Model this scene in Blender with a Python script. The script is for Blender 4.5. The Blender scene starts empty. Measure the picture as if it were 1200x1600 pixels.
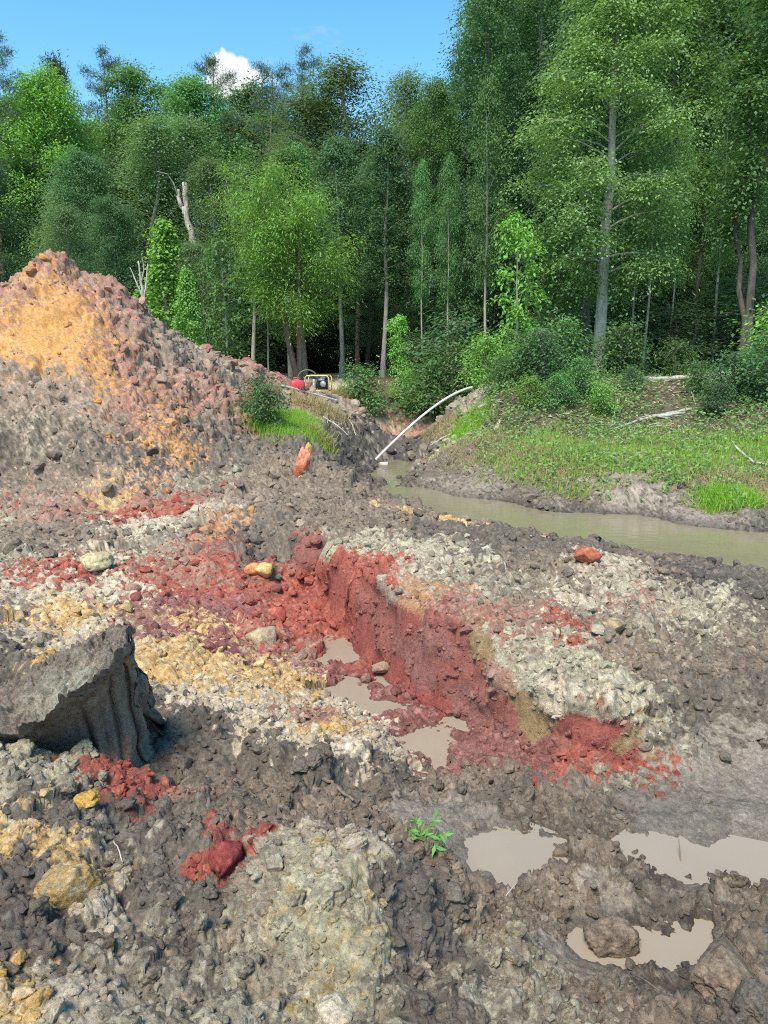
import bpy, math, random
import numpy as np
from mathutils import Vector

# ------------------------------------------------------------------ camera, sky, sun, exposure
sc = bpy.context.scene
col = sc.collection
CAMZ = 2.2
PITCH = math.radians(11.28)
FPX = 1203.0
cam_d = bpy.data.cameras.new('camera')
cam = bpy.data.objects.new('camera', cam_d)
col.objects.link(cam)
cam.location = (0, 0, CAMZ)
cam.rotation_euler = (math.radians(90) - PITCH, 0, 0)
cam_d.sensor_fit = 'VERTICAL'
cam_d.sensor_height = 24
cam_d.lens = 24 * FPX / 1600
cam_d.clip_start = 0.05
cam_d.clip_end = 20000
sc.camera = cam

SUN_EL, SUN_AZ = 56.0, 205.0          # compass: 0 = +Y (ahead), clockwise; the sun stands behind the camera, to the left
sun_d = bpy.data.lights.new('sun', 'SUN')
sun_d.energy = 3.0
sun_d.angle = math.radians(22)
sun_d.color = (1.0, 0.91, 0.78)
sun = bpy.data.objects.new('sun', sun_d)
col.objects.link(sun)
_a, _e = math.radians(SUN_AZ), math.radians(SUN_EL)
_dir = Vector((math.sin(_a) * math.cos(_e), math.cos(_a) * math.cos(_e), math.sin(_e)))
sun.rotation_euler = (-_dir).to_track_quat('-Z', 'Y').to_euler()

world = bpy.data.worlds.new('World')
sc.world = world
world.use_nodes = True
wn, wl = world.node_tree.nodes, world.node_tree.links
wn.clear()
sky = wn.new('ShaderNodeTexSky')
sky.sky_type = 'NISHITA'
sky.sun_disc = False
sky.sun_elevation = math.radians(SUN_EL)
sky.sun_rotation = math.radians(SUN_AZ)
sky.air_density = 1.0
sky.dust_density = 0.0
sky.ozone_density = 1.2
tc = wn.new('ShaderNodeTexCoord')
mp = wn.new('ShaderNodeMapping')
mp.inputs['Scale'].default_value = (1.6, 0.9, 5.0)
nz = wn.new('ShaderNodeTexNoise')
nz.inputs['Scale'].default_value = 1.7
nz.inputs['Detail'].default_value = 7
nz.inputs['Roughness'].default_value = 0.62
rp = wn.new('ShaderNodeValToRGB')
rp.color_ramp.elements[0].position = 0.60
rp.color_ramp.elements[1].position = 0.84
rp.color_ramp.elements[0].color = (0, 0, 0, 1)
rp.color_ramp.elements[1].color = (0.85, 0.85, 0.85, 1)
mx = wn.new('ShaderNodeMix')
mx.data_type = 'RGBA'
mx.inputs[7].default_value = (4.4, 4.5, 4.7, 1)
bg = wn.new('ShaderNodeBackground')
bg.inputs['Strength'].default_value = 0.122
wo = wn.new('ShaderNodeOutputWorld')
wl.new(tc.outputs['Generated'], mp.inputs['Vector'])
wl.new(mp.outputs['Vector'], nz.inputs['Vector'])
wl.new(nz.outputs['Fac'], rp.inputs['Fac'])
wl.new(rp.outputs['Color'], mx.inputs[0])
hs_ = wn.new('ShaderNodeHueSaturation')
hs_.inputs['Hue'].default_value = 0.487
hs_.inputs['Saturation'].default_value = 1.28
wl.new(sky.outputs['Color'], hs_.inputs['Color'])
wl.new(hs_.outputs['Color'], mx.inputs[6])
cdir = Vector(((362 - 600) / FPX, math.cos(PITCH) + (800 - 127) / FPX * math.sin(PITCH), -math.sin(PITCH) + (800 - 127) / FPX * math.cos(PITCH))).normalized()
cs_ = wn.new('ShaderNodeVectorMath'); cs_.operation = 'SUBTRACT'; cs_.inputs[1].default_value = cdir
cm_ = wn.new('ShaderNodeVectorMath'); cm_.operation = 'MULTIPLY'; cm_.inputs[1].default_value = (24, 24, 40)
cl_ = wn.new('ShaderNodeVectorMath'); cl_.operation = 'LENGTH'
cn_ = wn.new('ShaderNodeTexNoise'); cn_.inputs['Scale'].default_value = 38; cn_.inputs['Detail'].default_value = 6; cn_.inputs['Roughness'].default_value = .55
ca_ = wn.new('ShaderNodeMath'); ca_.operation = 'MULTIPLY_ADD'; ca_.inputs[1].default_value = 1.9
cr_ = wn.new('ShaderNodeMapRange'); cr_.interpolation_type = 'SMOOTHSTEP'
cr_.inputs[1].default_value = 1.95; cr_.inputs[2].default_value = 1.62; cr_.inputs[3].default_value = 0; cr_.inputs[4].default_value = .97
wl.new(tc.outputs['Generated'], cs_.inputs[0]); wl.new(cs_.outputs[0], cm_.inputs[0]); wl.new(cm_.outputs[0], cl_.inputs[0])
wl.new(tc.outputs['Generated'], cn_.inputs['Vector']); wl.new(cn_.outputs['Fac'], ca_.inputs[0]); wl.new(cl_.outputs['Value'], ca_.inputs[2])
wl.new(ca_.outputs[0], cr_.inputs[0])
mc_ = wn.new('ShaderNodeMix'); mc_.data_type = 'RGBA'; mc_.inputs[7].default_value = (3.9, 3.95, 4.05, 1)
wl.new(cr_.outputs[0], mc_.inputs[0]); wl.new(mx.outputs[2], mc_.inputs[6])
wl.new(mc_.outputs[2], bg.inputs['Color'])
wl.new(bg.outputs['Background'], wo.inputs['Surface'])

vs = sc.view_settings
vs.view_transform = 'Standard'
vs.look = 'None'
vs.exposure = 1.12
vs.gamma = 1.0
vs.use_curve_mapping = False
sc.cycles.max_bounces = 6
sc.cycles.diffuse_bounces = 4
sc.cycles.transmission_bounces = 3
sc.cycles.use_denoising = False
sc.cycles.sample_clamp_indirect = 4.0
sc.cycles.filter_width = 1.05

rng = np.random.default_rng(7)
random.seed(7)
F32 = np.float32

# ------------------------------------------------------------------ helpers: rays, noise, meshes
cp_, sp_ = math.cos(PITCH), math.sin(PITCH)


def raydir(px, py):
    u, v = (px - 600) / FPX, (800 - py) / FPX
    return np.array([u, cp_ + v * sp_, -sp_ + v * cp_])


def at_z(px, py, z):
    d = raydir(px, py)
    t = (z - CAMZ) / d[2]
    return np.array([d[0] * t, d[1] * t, z])


def at_y(px, py, Y):
    d = raydir(px, py)
    t = Y / d[1]
    return np.array([d[0] * t, Y, CAMZ + d[2] * t])


def _hash(ix, iy, iz, s):
    with np.errstate(over='ignore'):
        h = (ix.astype(np.uint32) * np.uint32(374761393) + iy.astype(np.uint32) * np.uint32(668265263)
             + iz.astype(np.uint32) * np.uint32(2147483647) + np.uint32(s) * np.uint32(1274126177))
        h = (h ^ (h >> np.uint32(13))) * np.uint32(1274126177)
        h = (h ^ (h >> np.uint32(16))) * np.uint32(2246822519)
        h = h ^ (h >> np.uint32(15))
    return h


def _u(h):
    return (h & np.uint32(0xFFFFFF)).astype(F32) * F32(1 / 16777216.0)


def vnoise(P, scale, seed=0):
    """value noise, -1..1"""
    q = P * F32(scale)
    i = np.floor(q)
    f = (q - i).astype(F32)
    i = i.astype(np.int64)
    f = f * f * (3 - 2 * f)
    out = np.zeros(len(P), F32)
    for dx in (0, 1):
        wx = f[:, 0] if dx else 1 - f[:, 0]
        for dy in (0, 1):
            wy = wx * (f[:, 1] if dy else 1 - f[:, 1])
            for dz in (0, 1):
                w = wy * (f[:, 2] if dz else 1 - f[:, 2])
                out += w * _u(_hash(i[:, 0] + dx, i[:, 1] + dy, i[:, 2] + dz, seed))
    return out * 2 - 1


def fbm(P, scale, octv=4, seed=0, gain=0.5):
    a, s, out = 1.0, 0.0, np.zeros(len(P), F32)
    for o in range(octv):
        out += a * vnoise(P, scale * 2.03 ** o, seed + o * 17)
        s += a
        a *= gain
    return out / s


def worley(P, scale, seed=0, jit=0.8):
    """nearest feature point among the eight nearest cells: distance (cell units), cell hash 0..1 (two)"""
    q = (P * F32(scale)).astype(np.float64)
    b = np.floor(q - 0.5).astype(np.int64)
    q = q.astype(F32)
    best = np.full(len(P), 9.0, F32)
    cid = np.zeros(len(P), np.uint32)
    for dx in (0, 1):
        for dy in (0, 1):
            for dz in (0, 1):
                ix, iy, iz = b[:, 0] + dx, b[:, 1] + dy, b[:, 2] + dz
                h = _hash(ix, iy, iz, seed)
                ox = ix + 0.5 + jit * (_u(h) - 0.5) - q[:, 0]
                h2 = _hash(ix, iy, iz, seed + 101)
                oy = iy + 0.5 + jit * (_u(h2) - 0.5) - q[:, 1]
                h3 = _hash(ix, iy, iz, seed + 202)
                oz = iz + 0.5 + jit * (_u(h3) - 0.5) - q[:, 2]
                d = (ox * ox + oy * oy + oz * oz).astype(F32)
                m = d < best
                best = np.where(m, d, best)
                cid = np.where(m, h, cid)
    return np.sqrt(best), _u(cid), _u(cid * np.uint32(2654435761) >> np.uint32(3))


def mesh_np(name, V, quads=None, tris=None, mats=(), smooth=True, attrs=None):
    me = bpy.data.meshes.new(name)
    V = np.asarray(V, F32)
    nq = 0 if quads is None else len(quads)
    nt = 0 if tris is None else len(tris)
    me.vertices.add(len(V))
    me.vertices.foreach_set('co', V.ravel())
    me.loops.add(nq * 4 + nt * 3)
    me.polygons.add(nq + nt)
    parts, starts = [], []
    if nq:
        parts.append(np.asarray(quads, np.int32).ravel())
        starts.append(np.arange(nq, dtype=np.int32) * 4)
    if nt:
        parts.append(np.asarray(tris, np.int32).ravel())
        starts.append(np.arange(nt, dtype=np.int32) * 3 + nq * 4)
    me.loops.foreach_set('vertex_index', np.concatenate(parts))
    me.polygons.foreach_set('loop_start', np.concatenate(starts))
    me.polygons.foreach_set('use_smooth', np.full(nq + nt, smooth))
    for m in mats:
        me.materials.append(m)
    if attrs:
        for k, (typ, arr) in attrs.items():
            at = me.attributes.new(k, typ, 'POINT')
            if typ == 'FLOAT_COLOR':
                c = np.ones((len(V), 4), F32)
                c[:, :3] = arr
                at.data.foreach_set('color', c.ravel())
            else:
                at.data.foreach_set('value', np.asarray(arr, F32))
    me.update(calc_edges=True)
    me.validate()
    return me


def link(name, me, parent=None, loc=None, rot=None, scale=None):
    o = bpy.data.objects.new(name, me)
    col.objects.link(o)
    if parent is not None:
        o.parent = parent
    if loc is not None:
        o.location = loc
    if rot is not None:
        o.rotation_euler = rot
    if scale is not None:
        o.scale = scale
    return o


def tag(o, label, cat, group=None):
    o['label'] = label
    o['category'] = cat
    if group:
        o['group'] = group
    return o


def stuff(o, label, cat):
    tag(o, label, cat)
    o['kind'] = 'stuff'
    return o


class MB:
    """collects vertices, quads and triangles for one mesh"""

    def __init__(s):
        s.V, s.Q, s.T, s.n = [], [], [], 0

    def add(s, V, Q=None, T=None):
        V = np.asarray(V, float)
        if Q is not None and len(Q):
            s.Q.append(np.asarray(Q, int) + s.n)
        if T is not None and len(T):
            s.T.append(np.asarray(T, int) + s.n)
        s.V.append(V)
        s.n += len(V)

    def tube(s, P, R, k=6, cap=True):
        P = np.asarray(P, float)
        n = len(P)
        R = np.full(n, R) if np.isscalar(R) else np.asarray(R, float)
        T = np.gradient(P, axis=0)
        T /= np.linalg.norm(T, axis=1)[:, None] + 1e-9
        ref = np.array([0.0, 0, 1]) if abs(T[0][2]) < 0.9 else np.array([1.0, 0, 0])
        a = np.linspace(0, 2 * np.pi, k, endpoint=False)
        V = []
        for i in range(n):
            A = np.cross(T[i], ref)
            A /= np.linalg.norm(A) + 1e-9
            B = np.cross(T[i], A)
            ref = np.cross(A, T[i])
            V.append(P[i] + R[i] * (np.cos(a)[:, None] * A + np.sin(a)[:, None] * B))
        V = np.concatenate(V)
        i, j = np.meshgrid(np.arange(n - 1), np.arange(k), indexing='ij')
        q = np.stack([i * k + j, i * k + (j + 1) % k, (i + 1) * k + (j + 1) % k, (i + 1) * k + j], -1).reshape(-1, 4)
        tr = []
        if cap:
            for base, flip in ((0, 1), ((n - 1) * k, 0)):
                for m in range(1, k - 1):
                    tr.append((base, base + m + flip, base + m + 1 - flip))
        s.add(V, q, tr)

    def box(s, c, size, rot=None):
        x, y, z = np.asarray(size) / 2
        V = np.array([(a * x, b * y, d * z) for a in (-1, 1) for b in (-1, 1) for d in (-1, 1)])
        if rot is not None:
            V = V @ np.asarray(rot).T
        Q = [(0, 1, 3, 2), (4, 6, 7, 5), (0, 4, 5, 1), (2, 3, 7, 6), (0, 2, 6, 4), (1, 5, 7, 3)]
        s.add(V + np.asarray(c), Q)

    def mesh(s, name, mats, smooth=True, attrs=None):
        return mesh_np(name, np.concatenate(s.V), np.concatenate(s.Q) if s.Q else None,
                       np.concatenate(s.T) if s.T else None, mats, smooth, attrs)


def new_mat(name):
    m = bpy.data.materials.new(name)
    m.use_nodes = True
    n, l = m.node_tree.nodes, m.node_tree.links
    return m, n, l, n['Principled BSDF']


# ------------------------------------------------------------------ materials
def soil_material(name='clay_soil'):
    m, n, l, p = new_mat(name)
    ca = n.new('ShaderNodeAttribute'); ca.attribute_name = 'Col'
    wa = n.new('ShaderNodeAttribute'); wa.attribute_name = 'wet'
    co = n.new('ShaderNodeNewGeometry')
    n1 = n.new('ShaderNodeTexNoise'); n1.inputs['Scale'].default_value = 26; n1.inputs['Detail'].default_value = 8; n1.inputs['Roughness'].default_value = 0.7
    n2 = n.new('ShaderNodeTexNoise'); n2.inputs['Scale'].default_value = 150; n2.inputs['Detail'].default_value = 4; n2.inputs['Roughness'].default_value = 0.7
    n3 = n.new('ShaderNodeTexNoise'); n3.inputs['Scale'].default_value = 75; n3.inputs['Detail'].default_value = 6; n3.inputs['Roughness'].default_value = 0.75
    l.new(co.outputs['Position'], n3.inputs['Vector'])
    l.new(co.outputs['Position'], n1.inputs['Vector']); l.new(co.outputs['Position'], n2.inputs['Vector'])
    mr = n.new('ShaderNodeMapRange'); mr.inputs[1].default_value = 0.34; mr.inputs[2].default_value = 0.66; mr.inputs[3].default_value = 0.46; mr.inputs[4].default_value = 1.68
    av = n.new('ShaderNodeMath'); av.operation = 'MULTIPLY_ADD'; av.inputs[1].default_value = 0.55
    av2 = n.new('ShaderNodeMath'); av2.operation = 'MULTIPLY'; av2.inputs[1].default_value = 0.45
    l.new(n1.outputs['Fac'], av2.inputs[0]); l.new(n3.outputs['Fac'], av.inputs[0]); l.new(av2.outputs[0], av.inputs[2])
    l.new(av.outputs[0], mr.inputs[0])
    mu = n.new('ShaderNodeMix'); mu.data_type = 'RGBA'; mu.blend_type = 'MULTIPLY'; mu.inputs[0].default_value = 1.0
    l.new(ca.outputs['Color'], mu.inputs[6]); l.new(mr.outputs[0], mu.inputs[7])
    l.new(mu.outputs[2], p.inputs['Base Color'])
    r = n.new('ShaderNodeMapRange'); r.inputs[3].default_value = 0.88; r.inputs[4].default_value = 0.24
    ad = n.new('ShaderNodeMath'); ad.operation = 'MULTIPLY'
    mr3 = n.new('ShaderNodeMapRange'); mr3.inputs[1].default_value = 0.35; mr3.inputs[2].default_value = 0.6
    l.new(n1.outputs['Fac'], mr3.inputs[0])
    l.new(wa.outputs['Fac'], ad.inputs[0]); l.new(mr3.outputs[0], ad.inputs[1])
    l.new(ad.outputs[0], r.inputs[0]); l.new(r.outputs[0], p.inputs['Roughness'])
    p.inputs['Specular IOR Level'].default_value = 0.4
    b1 = n.new('ShaderNodeBump'); b1.inputs['Strength'].default_value = 0.85; b1.inputs['Distance'].default_value = 0.014
    b2 = n.new('ShaderNodeBump'); b2.inputs['Strength'].default_value = 0.8; b2.inputs['Distance'].default_value = 0.003
    b3 = n.new('ShaderNodeBump'); b3.inputs['Strength'].default_value = 0.9; b3.inputs['Distance'].default_value = 0.006
    l.new(n3.outputs['Fac'], b3.inputs['Height']); l.new(b1.outputs['Normal'], b3.inputs['Normal'])
    l.new(n1.outputs['Fac'], b1.inputs['Height']); l.new(n2.outputs['Fac'], b2.inputs['Height'])
    l.new(b3.outputs['Normal'], b2.inputs['Normal']); l.new(b2.outputs['Normal'], p.inputs['Normal'])
    return m


def water_material(name, colr, rough=0.03, wave=0.0, wscale=3.0, film=0.0):
    m, n, l, p = new_mat(name)
    p.inputs['Roughness'].default_value = rough
    p.inputs['IOR'].default_value = 1.4
    g = n.new('ShaderNodeNewGeometry')
    t = n.new('ShaderNodeTexNoise'); t.inputs['Scale'].default_value = 2.2; t.inputs['Detail'].default_value = 5
    l.new(g.outputs['Position'], t.inputs['Vector'])
    mi = n.new('ShaderNodeMix'); mi.data_type = 'RGBA'
    mi.inputs[6].default_value = (*[c * 0.9 for c in colr], 1)
    mi.inputs[7].default_value = (*[c * 1.1 for c in colr], 1)
    l.new(t.outputs['Fac'], mi.inputs[0])
    l.new(mi.outputs[2], p.inputs['Base Color'])
    if wave:
        w = n.new('ShaderNodeTexNoise'); w.inputs['Scale'].default_value = wscale; w.inputs['Detail'].default_value = 3
        mp = n.new('ShaderNodeMapping'); mp.inputs['Scale'].default_value = (1, 2.2, 1)
        l.new(g.outputs['Position'], mp.inputs['Vector']); l.new(mp.outputs['Vector'], w.inputs['Vector'])
        b = n.new('ShaderNodeBump'); b.inputs['Strength'].default_value = wave; b.inputs['Distance'].default_value = 0.05
        l.new(w.outputs['Fac'], b.inputs['Height']); l.new(b.outputs['Normal'], p.inputs['Normal'])
    return m


def leaf_material(name, c0, c1, c2, trans=0.42, tint=0.25, gain=2.1):
    c0, c1, c2 = [tuple((k_ * .55 + m_ * .45) * gain + a_ for k_, m_, a_ in zip(c, c1, (.026, .014, .022))) for c in (c0, c1, c2)]
    m, n, l, p = new_mat(name)
    g = n.new('ShaderNodeNewGeometry')
    oi = n.new('ShaderNodeObjectInfo')
    r = n.new('ShaderNodeValToRGB')
    e = r.color_ramp.elements
    e[0].color = (*c0, 1); e[1].color = (*c2, 1)
    k = e.new(0.55); k.color = (*c1, 1)
    l.new(g.outputs['Random Per Island'], r.inputs['Fac'])
    h = n.new('ShaderNodeHueSaturation')
    mh = n.new('ShaderNodeMapRange'); mh.inputs[3].default_value = 0.485; mh.inputs[4].default_value = 0.515
    mv = n.new('ShaderNodeMapRange'); mv.inputs[3].default_value = 1 - tint; mv.inputs[4].default_value = 1 + tint
    l.new(oi.outputs['Random'], mh.inputs[0]); l.new(oi.outputs['Random'], mv.inputs[0])
    l.new(mh.outputs[0], h.inputs['Hue']); l.new(mv.outputs[0], h.inputs['Value'])
    l.new(r.outputs['Color'], h.inputs['Color'])
    l.new(h.outputs['Color'], p.inputs['Base Color'])
    p.inputs['Roughness'].default_value = 0.6
    p.inputs['Specular IOR Level'].default_value = 0.15
    tr = n.new('ShaderNodeBsdfTranslucent')
    g2 = n.new('ShaderNodeMix'); g2.data_type = 'RGBA'; g2.blend_type = 'MULTIPLY'; g2.inputs[0].default_value = 1
    g2.inputs[7].default_value = (1.25, 1.3, 0.6, 1)
    l.new(h.outputs['Color'], g2.inputs[6]); l.new(g2.outputs[2], tr.inputs['Color'])
    ms = n.new('ShaderNodeMixShader'); ms.inputs[0].default_value = trans
    l.new(p.outputs[0], ms.inputs[1]); l.new(tr.outputs[0], ms.inputs[2])
    l.new(ms.outputs[0], n['Material Output'].inputs['Surface'])
    return m


def bark_material(name, c0, c1, scale=9):
    m, n, l, p = new_mat(name)
    g = n.new('ShaderNodeNewGeometry')
    mp = n.new('ShaderNodeMapping'); mp.inputs['Scale'].default_value = (1, 1, 0.28)
    t = n.new('ShaderNodeTexNoise'); t.inputs['Scale'].default_value = scale; t.inputs['Detail'].default_value = 6; t.inputs['Roughness'].default_value = 0.65
    l.new(g.outputs['Position'], mp.inputs['Vector']); l.new(mp.outputs['Vector'], t.inputs['Vector'])
    r = n.new('ShaderNodeValToRGB'); r.color_ramp.elements[0].position = 0.3; r.color_ramp.elements[1].position = 0.7
    r.color_ramp.elements[0].color = (*c0, 1); r.color_ramp.elements[1].color = (*c1, 1)
    l.new(t.outputs['Fac'], r.inputs['Fac']); l.new(r.outputs['Color'], p.inputs['Base Color'])
    p.inputs['Roughness'].default_value = 0.9
    b = n.new('ShaderNodeBump'); b.inputs['Strength'].default_value = 0.6; b.inputs['Distance'].default_value = 0.03
    l.new(t.outputs['Fac'], b.inputs['Height']); l.new(b.outputs['Normal'], p.inputs['Normal'])
    return m


def plain_material(name, c, rough=0.5, metal=0.0, var=0.15, scale=20):
    m, n, l, p = new_mat(name)
    g = n.new('ShaderNodeNewGeometry')
    t = n.new('ShaderNodeTexNoise'); t.inputs['Scale'].default_value = scale; t.inputs['Detail'].default_value = 5
    l.new(g.outputs['Position'], t.inputs['Vector'])
    mi = n.new('ShaderNodeMix'); mi.data_type = 'RGBA'
    mi.inputs[6].default_value = (*[k * (1 - var) for k in c], 1); mi.inputs[7].default_value = (*[min(1, k * (1 + var)) for k in c], 1)
    l.new(t.outputs['Fac'], mi.inputs[0]); l.new(mi.outputs[2], p.inputs['Base Color'])
    p.inputs['Roughness'].default_value = rough
    p.inputs['Metallic'].default_value = metal
    return m


M_SOIL = soil_material()
M_CREEK = water_material('creek_water', (0.235, 0.205, 0.125), 0.05, 0.16, 3.5)
M_PUDDLE = water_material('puddle_water', (0.30, 0.246, 0.182), 0.015, 0.03, 6)
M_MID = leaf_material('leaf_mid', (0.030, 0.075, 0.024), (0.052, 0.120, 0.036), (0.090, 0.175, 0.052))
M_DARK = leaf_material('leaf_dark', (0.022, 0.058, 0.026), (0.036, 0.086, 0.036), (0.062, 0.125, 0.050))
M_GREY = leaf_material('leaf_greyish', (0.040, 0.078, 0.036), (0.066, 0.115, 0.052), (0.105, 0.160, 0.075))
M_WILLOW = leaf_material('leaf_willow', (0.060, 0.130, 0.026), (0.095, 0.185, 0.038), (0.140, 0.245, 0.060), 0.4, 0.08)
M_LIME = leaf_material('leaf_lime', (0.060, 0.145, 0.026), (0.100, 0.210, 0.040), (0.150, 0.280, 0.060), 0.4)
M_HERO = leaf_material('leaf_light_green', (0.055, 0.110, 0.036), (0.090, 0.165, 0.052), (0.145, 0.225, 0.080), 0.35, 0.08)  # lighter yellow-green leaves of the pale-trunked tree, shared by the weeds
M_PINE = leaf_material('needle_pine', (0.020, 0.045, 0.022), (0.034, 0.068, 0.030), (0.055, 0.095, 0.040), 0.15)
M_GRASS = leaf_material('grass_blade', (0.085, 0.150, 0.020), (0.140, 0.235, 0.028), (0.220, 0.310, 0.060), 0.45, 0.0)
M_DRYGRASS = leaf_material('dry_grass', (0.130, 0.120, 0.045), (0.190, 0.160, 0.075), (0.280, 0.230, 0.130), 0.3, 0.0)
M_BARKG = bark_material('bark_grey', (0.20, 0.185, 0.155), (0.44, 0.41, 0.35))
M_BARKD = bark_material('bark_dark', (0.045, 0.038, 0.032), (0.13, 0.115, 0.095))
M_BARKB = bark_material('bark_brown', (0.10, 0.07, 0.05), (0.24, 0.18, 0.14))
M_DEAD = bark_material('dead_wood', (0.24, 0.20, 0.16), (0.55, 0.49, 0.42), 14)
M_LOG = bark_material('fallen_wood', (0.26, 0.24, 0.20), (0.56, 0.53, 0.46), 14)
M_TWIG = bark_material('twig', (0.10, 0.08, 0.06), (0.24, 0.20, 0.16), 30)
M_PVC = plain_material('white_plastic', (0.72, 0.70, 0.64), 0.4, 0, 0.1, 6)
M_YEL = plain_material('yellow_paint', (0.68, 0.56, 0.20), 0.45)
M_BLK = plain_material('black_plastic', (0.02, 0.02, 0.022), 0.4)
M_STEEL = plain_material('grey_metal', (0.45, 0.45, 0.44), 0.35, 0.6)
M_REDP = plain_material('red_plastic', (0.55, 0.05, 0.07), 0.4)
M_HOSE = plain_material('dark_hose', (0.10, 0.12, 0.10), 0.5)

# ------------------------------------------------------------------ terrain: measured spot heights
CP = []          # (x, y, z)
for px, py, z in [
    # near spoil berm under the viewer
    (0, 1600, .50), (150, 1600, .50), (300, 1600, .46), (450, 1600, .38), (600, 1600, .36), (720, 1600, .30), (850, 1600, .18), (1000, 1600, .12), (1200, 1600, .16),
    (0, 1480, .50), (120, 1420, .46), (250, 1450, .42), (380, 1470, .36), (0, 1330, .46), (120, 1320, .42), (250, 1320, .36), (350, 1400, .30), (330, 1290, .22),
    (435, 1345, .50), (480, 1312, .54), (560, 1300, .56), (620, 1310, .50), (455, 1425, .46), (540, 1410, .50), (620, 1400, .44), (430, 1500, .36), (520, 1530, .38), (600, 1530, .38), (660, 1420, .30), (700, 1450, .14), (560, 1470, .46), (665, 1500, .28), (700, 1380, .05), (660, 1290, .08),
    (760, 1500, .10), (850, 1530, .08), (-150, 1400, .5), (-150, 1600, .5), (1350, 1500, .1), (1350, 1600, .2),
    (0, 1190, .44), (60, 1210, .40), (120, 1250, .34), (200, 1260, .18), (-120, 1200, .5), (-200, 1050, .35),
    # hollow behind the berm
    (230, 1200, .04), (320, 1200, .05), (420, 1220, .04), (520, 1225, .0), (330, 1140, .12), (440, 1170, .12), (540, 1170, .04), (620, 1200, -.08), (600, 1250, .0), (260, 1110, .05),
    (500, 1190, .12), (575, 1165, .02),
    # right-hand wet flat and puddle basins
        (700, 1310, -.02), (800, 1278, -.06), (800, 1390, .0), (920, 1310, -.02), (930, 1360, .0), (930, 1400, -.05), (1050, 1400, -.03), (1150, 1420, -.03), (850, 1440, -.03), (1180, 1480, .06), (1060, 1540, .02), (900, 1530, .02),
    (1000, 1270, -.08), (1100, 1220, -.09), (1200, 1190, -.06), (1120, 1290, -.08), (1200, 1290, -.07), (1330, 1250, -.05), (1330, 1400, .05), (900, 1240, -.06), (760, 1240, -.08), (1180, 1320, -.12), (1030, 1300, -.10),
    # trench floor
    (440, 930, -.10), (500, 960, -.20),  (730, 1160, -.26), (760, 1195, -.20), (840, 1215, -.14),
    (700, 1225, -.12), (470, 985, -.22), (410, 985, -.12), (560, 1125, -.20), (590, 1150, -.14), (900, 1225, -.12), (960, 1215, -.12), 
    # left apron
    (400, 1050, -.08), (460, 1080, -.14), (500, 1130, -.06), (300, 1050, .0), (220, 1040, .02), (330, 980, .0), (240, 960, .03), (130, 960, .06), (40, 960, .08), (40, 880, .12), (150, 880, .12), (260, 870, .12), (330, 870, .14), (100, 820, .16), (250, 810, .12), (-100, 900, .2), (380, 1110, .08), (350, 920, .0),
    # grey mound at the trench head, ground towards the left creek bank
    (375, 860, .22), (430, 860, .24), (380, 800, .38), (440, 800, .42), (490, 800, .38), (470, 830, .36), (460, 880, .0), (400, 890, .02), (400, 750, .40), (470, 740, .42), (540, 780, .32), (600, 800, .32), (650, 820, .26), (320, 790, .22),
    (530, 748, .05), (580, 765, .1), (640, 795, .15), (350, 840, .2), (440, 900, -.05),
    # plateau right of the trench
    (560, 845, .42), (640, 850, .42), (700, 880, .42), (760, 920, .38), (640, 900, .45), (720, 820, .36), (800, 850, .42), (870, 860, .44), (820, 900, .36), (900, 890, .40), (980, 880, .42), (1050, 900, .30), (1130, 898, .30), (1200, 902, .28), (1300, 910, .25),
    (880, 960, .32), (960, 980, .28), (1050, 960, .24), (1150, 970, .26), (1280, 1000, .3), (800, 970, .40), (720, 950, .42), (880, 1020, .28), (960, 1050, .24), (1060, 1040, .18), (1150, 1060, .16), (1200, 1100, .12), (1080, 1110, .10), (1120, 1150, .0), (1200, 1150, .02), (1300, 1120, .1), (1050, 1150, .06),
    # far creek bank: mud shelf, grassy slope, bank top
    (650, 738, -.25), (680, 752, -.22), (720, 764, -.25), (800, 776, -.27), (900, 788, -.28), (1000, 796, -.28), (1100, 806, -.28), (1200, 818, -.28), (1400, 830, -.28),
    (700, 730, .0), (760, 748, -.05), (870, 775, -.12), (1000, 765, .02), (1090, 790, -.1), (1160, 790, -.05), (960, 750, .12), (1060, 755, .08), (1200, 760, .12),
    (720, 690, .42), (760, 700, .32), (850, 710, .32), (1000, 700, .45), (1150, 700, .50), (800, 660, .72), (930, 660, .75), (1080, 660, .8), (1200, 660, .85), (1400, 680, .8),
    (745, 630, 1.05), (790, 618, 1.3), (860, 612, 1.4), (960, 604, 1.50), (1100, 598, 1.55), (1200, 600, 1.55), (1400, 600, 1.6), (745, 608, 1.35), (700, 640, .75),
    # left creek bank with pump
    (560, 720, -.1), (580, 700, -.05), (530, 700, .25), (500, 700, .45), (450, 690, .62), (400, 690, .62), (480, 655, .85), (420, 640, 1.0), (540, 660, .65), (570, 680, .3), (590, 665, .3), (550, 630, .95), (500, 618, 1.15), (450, 610, 1.25), 
    (470, 720, .5), (420, 720, .5),
]:
    CP.append(at_z(px, py, z))
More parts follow.
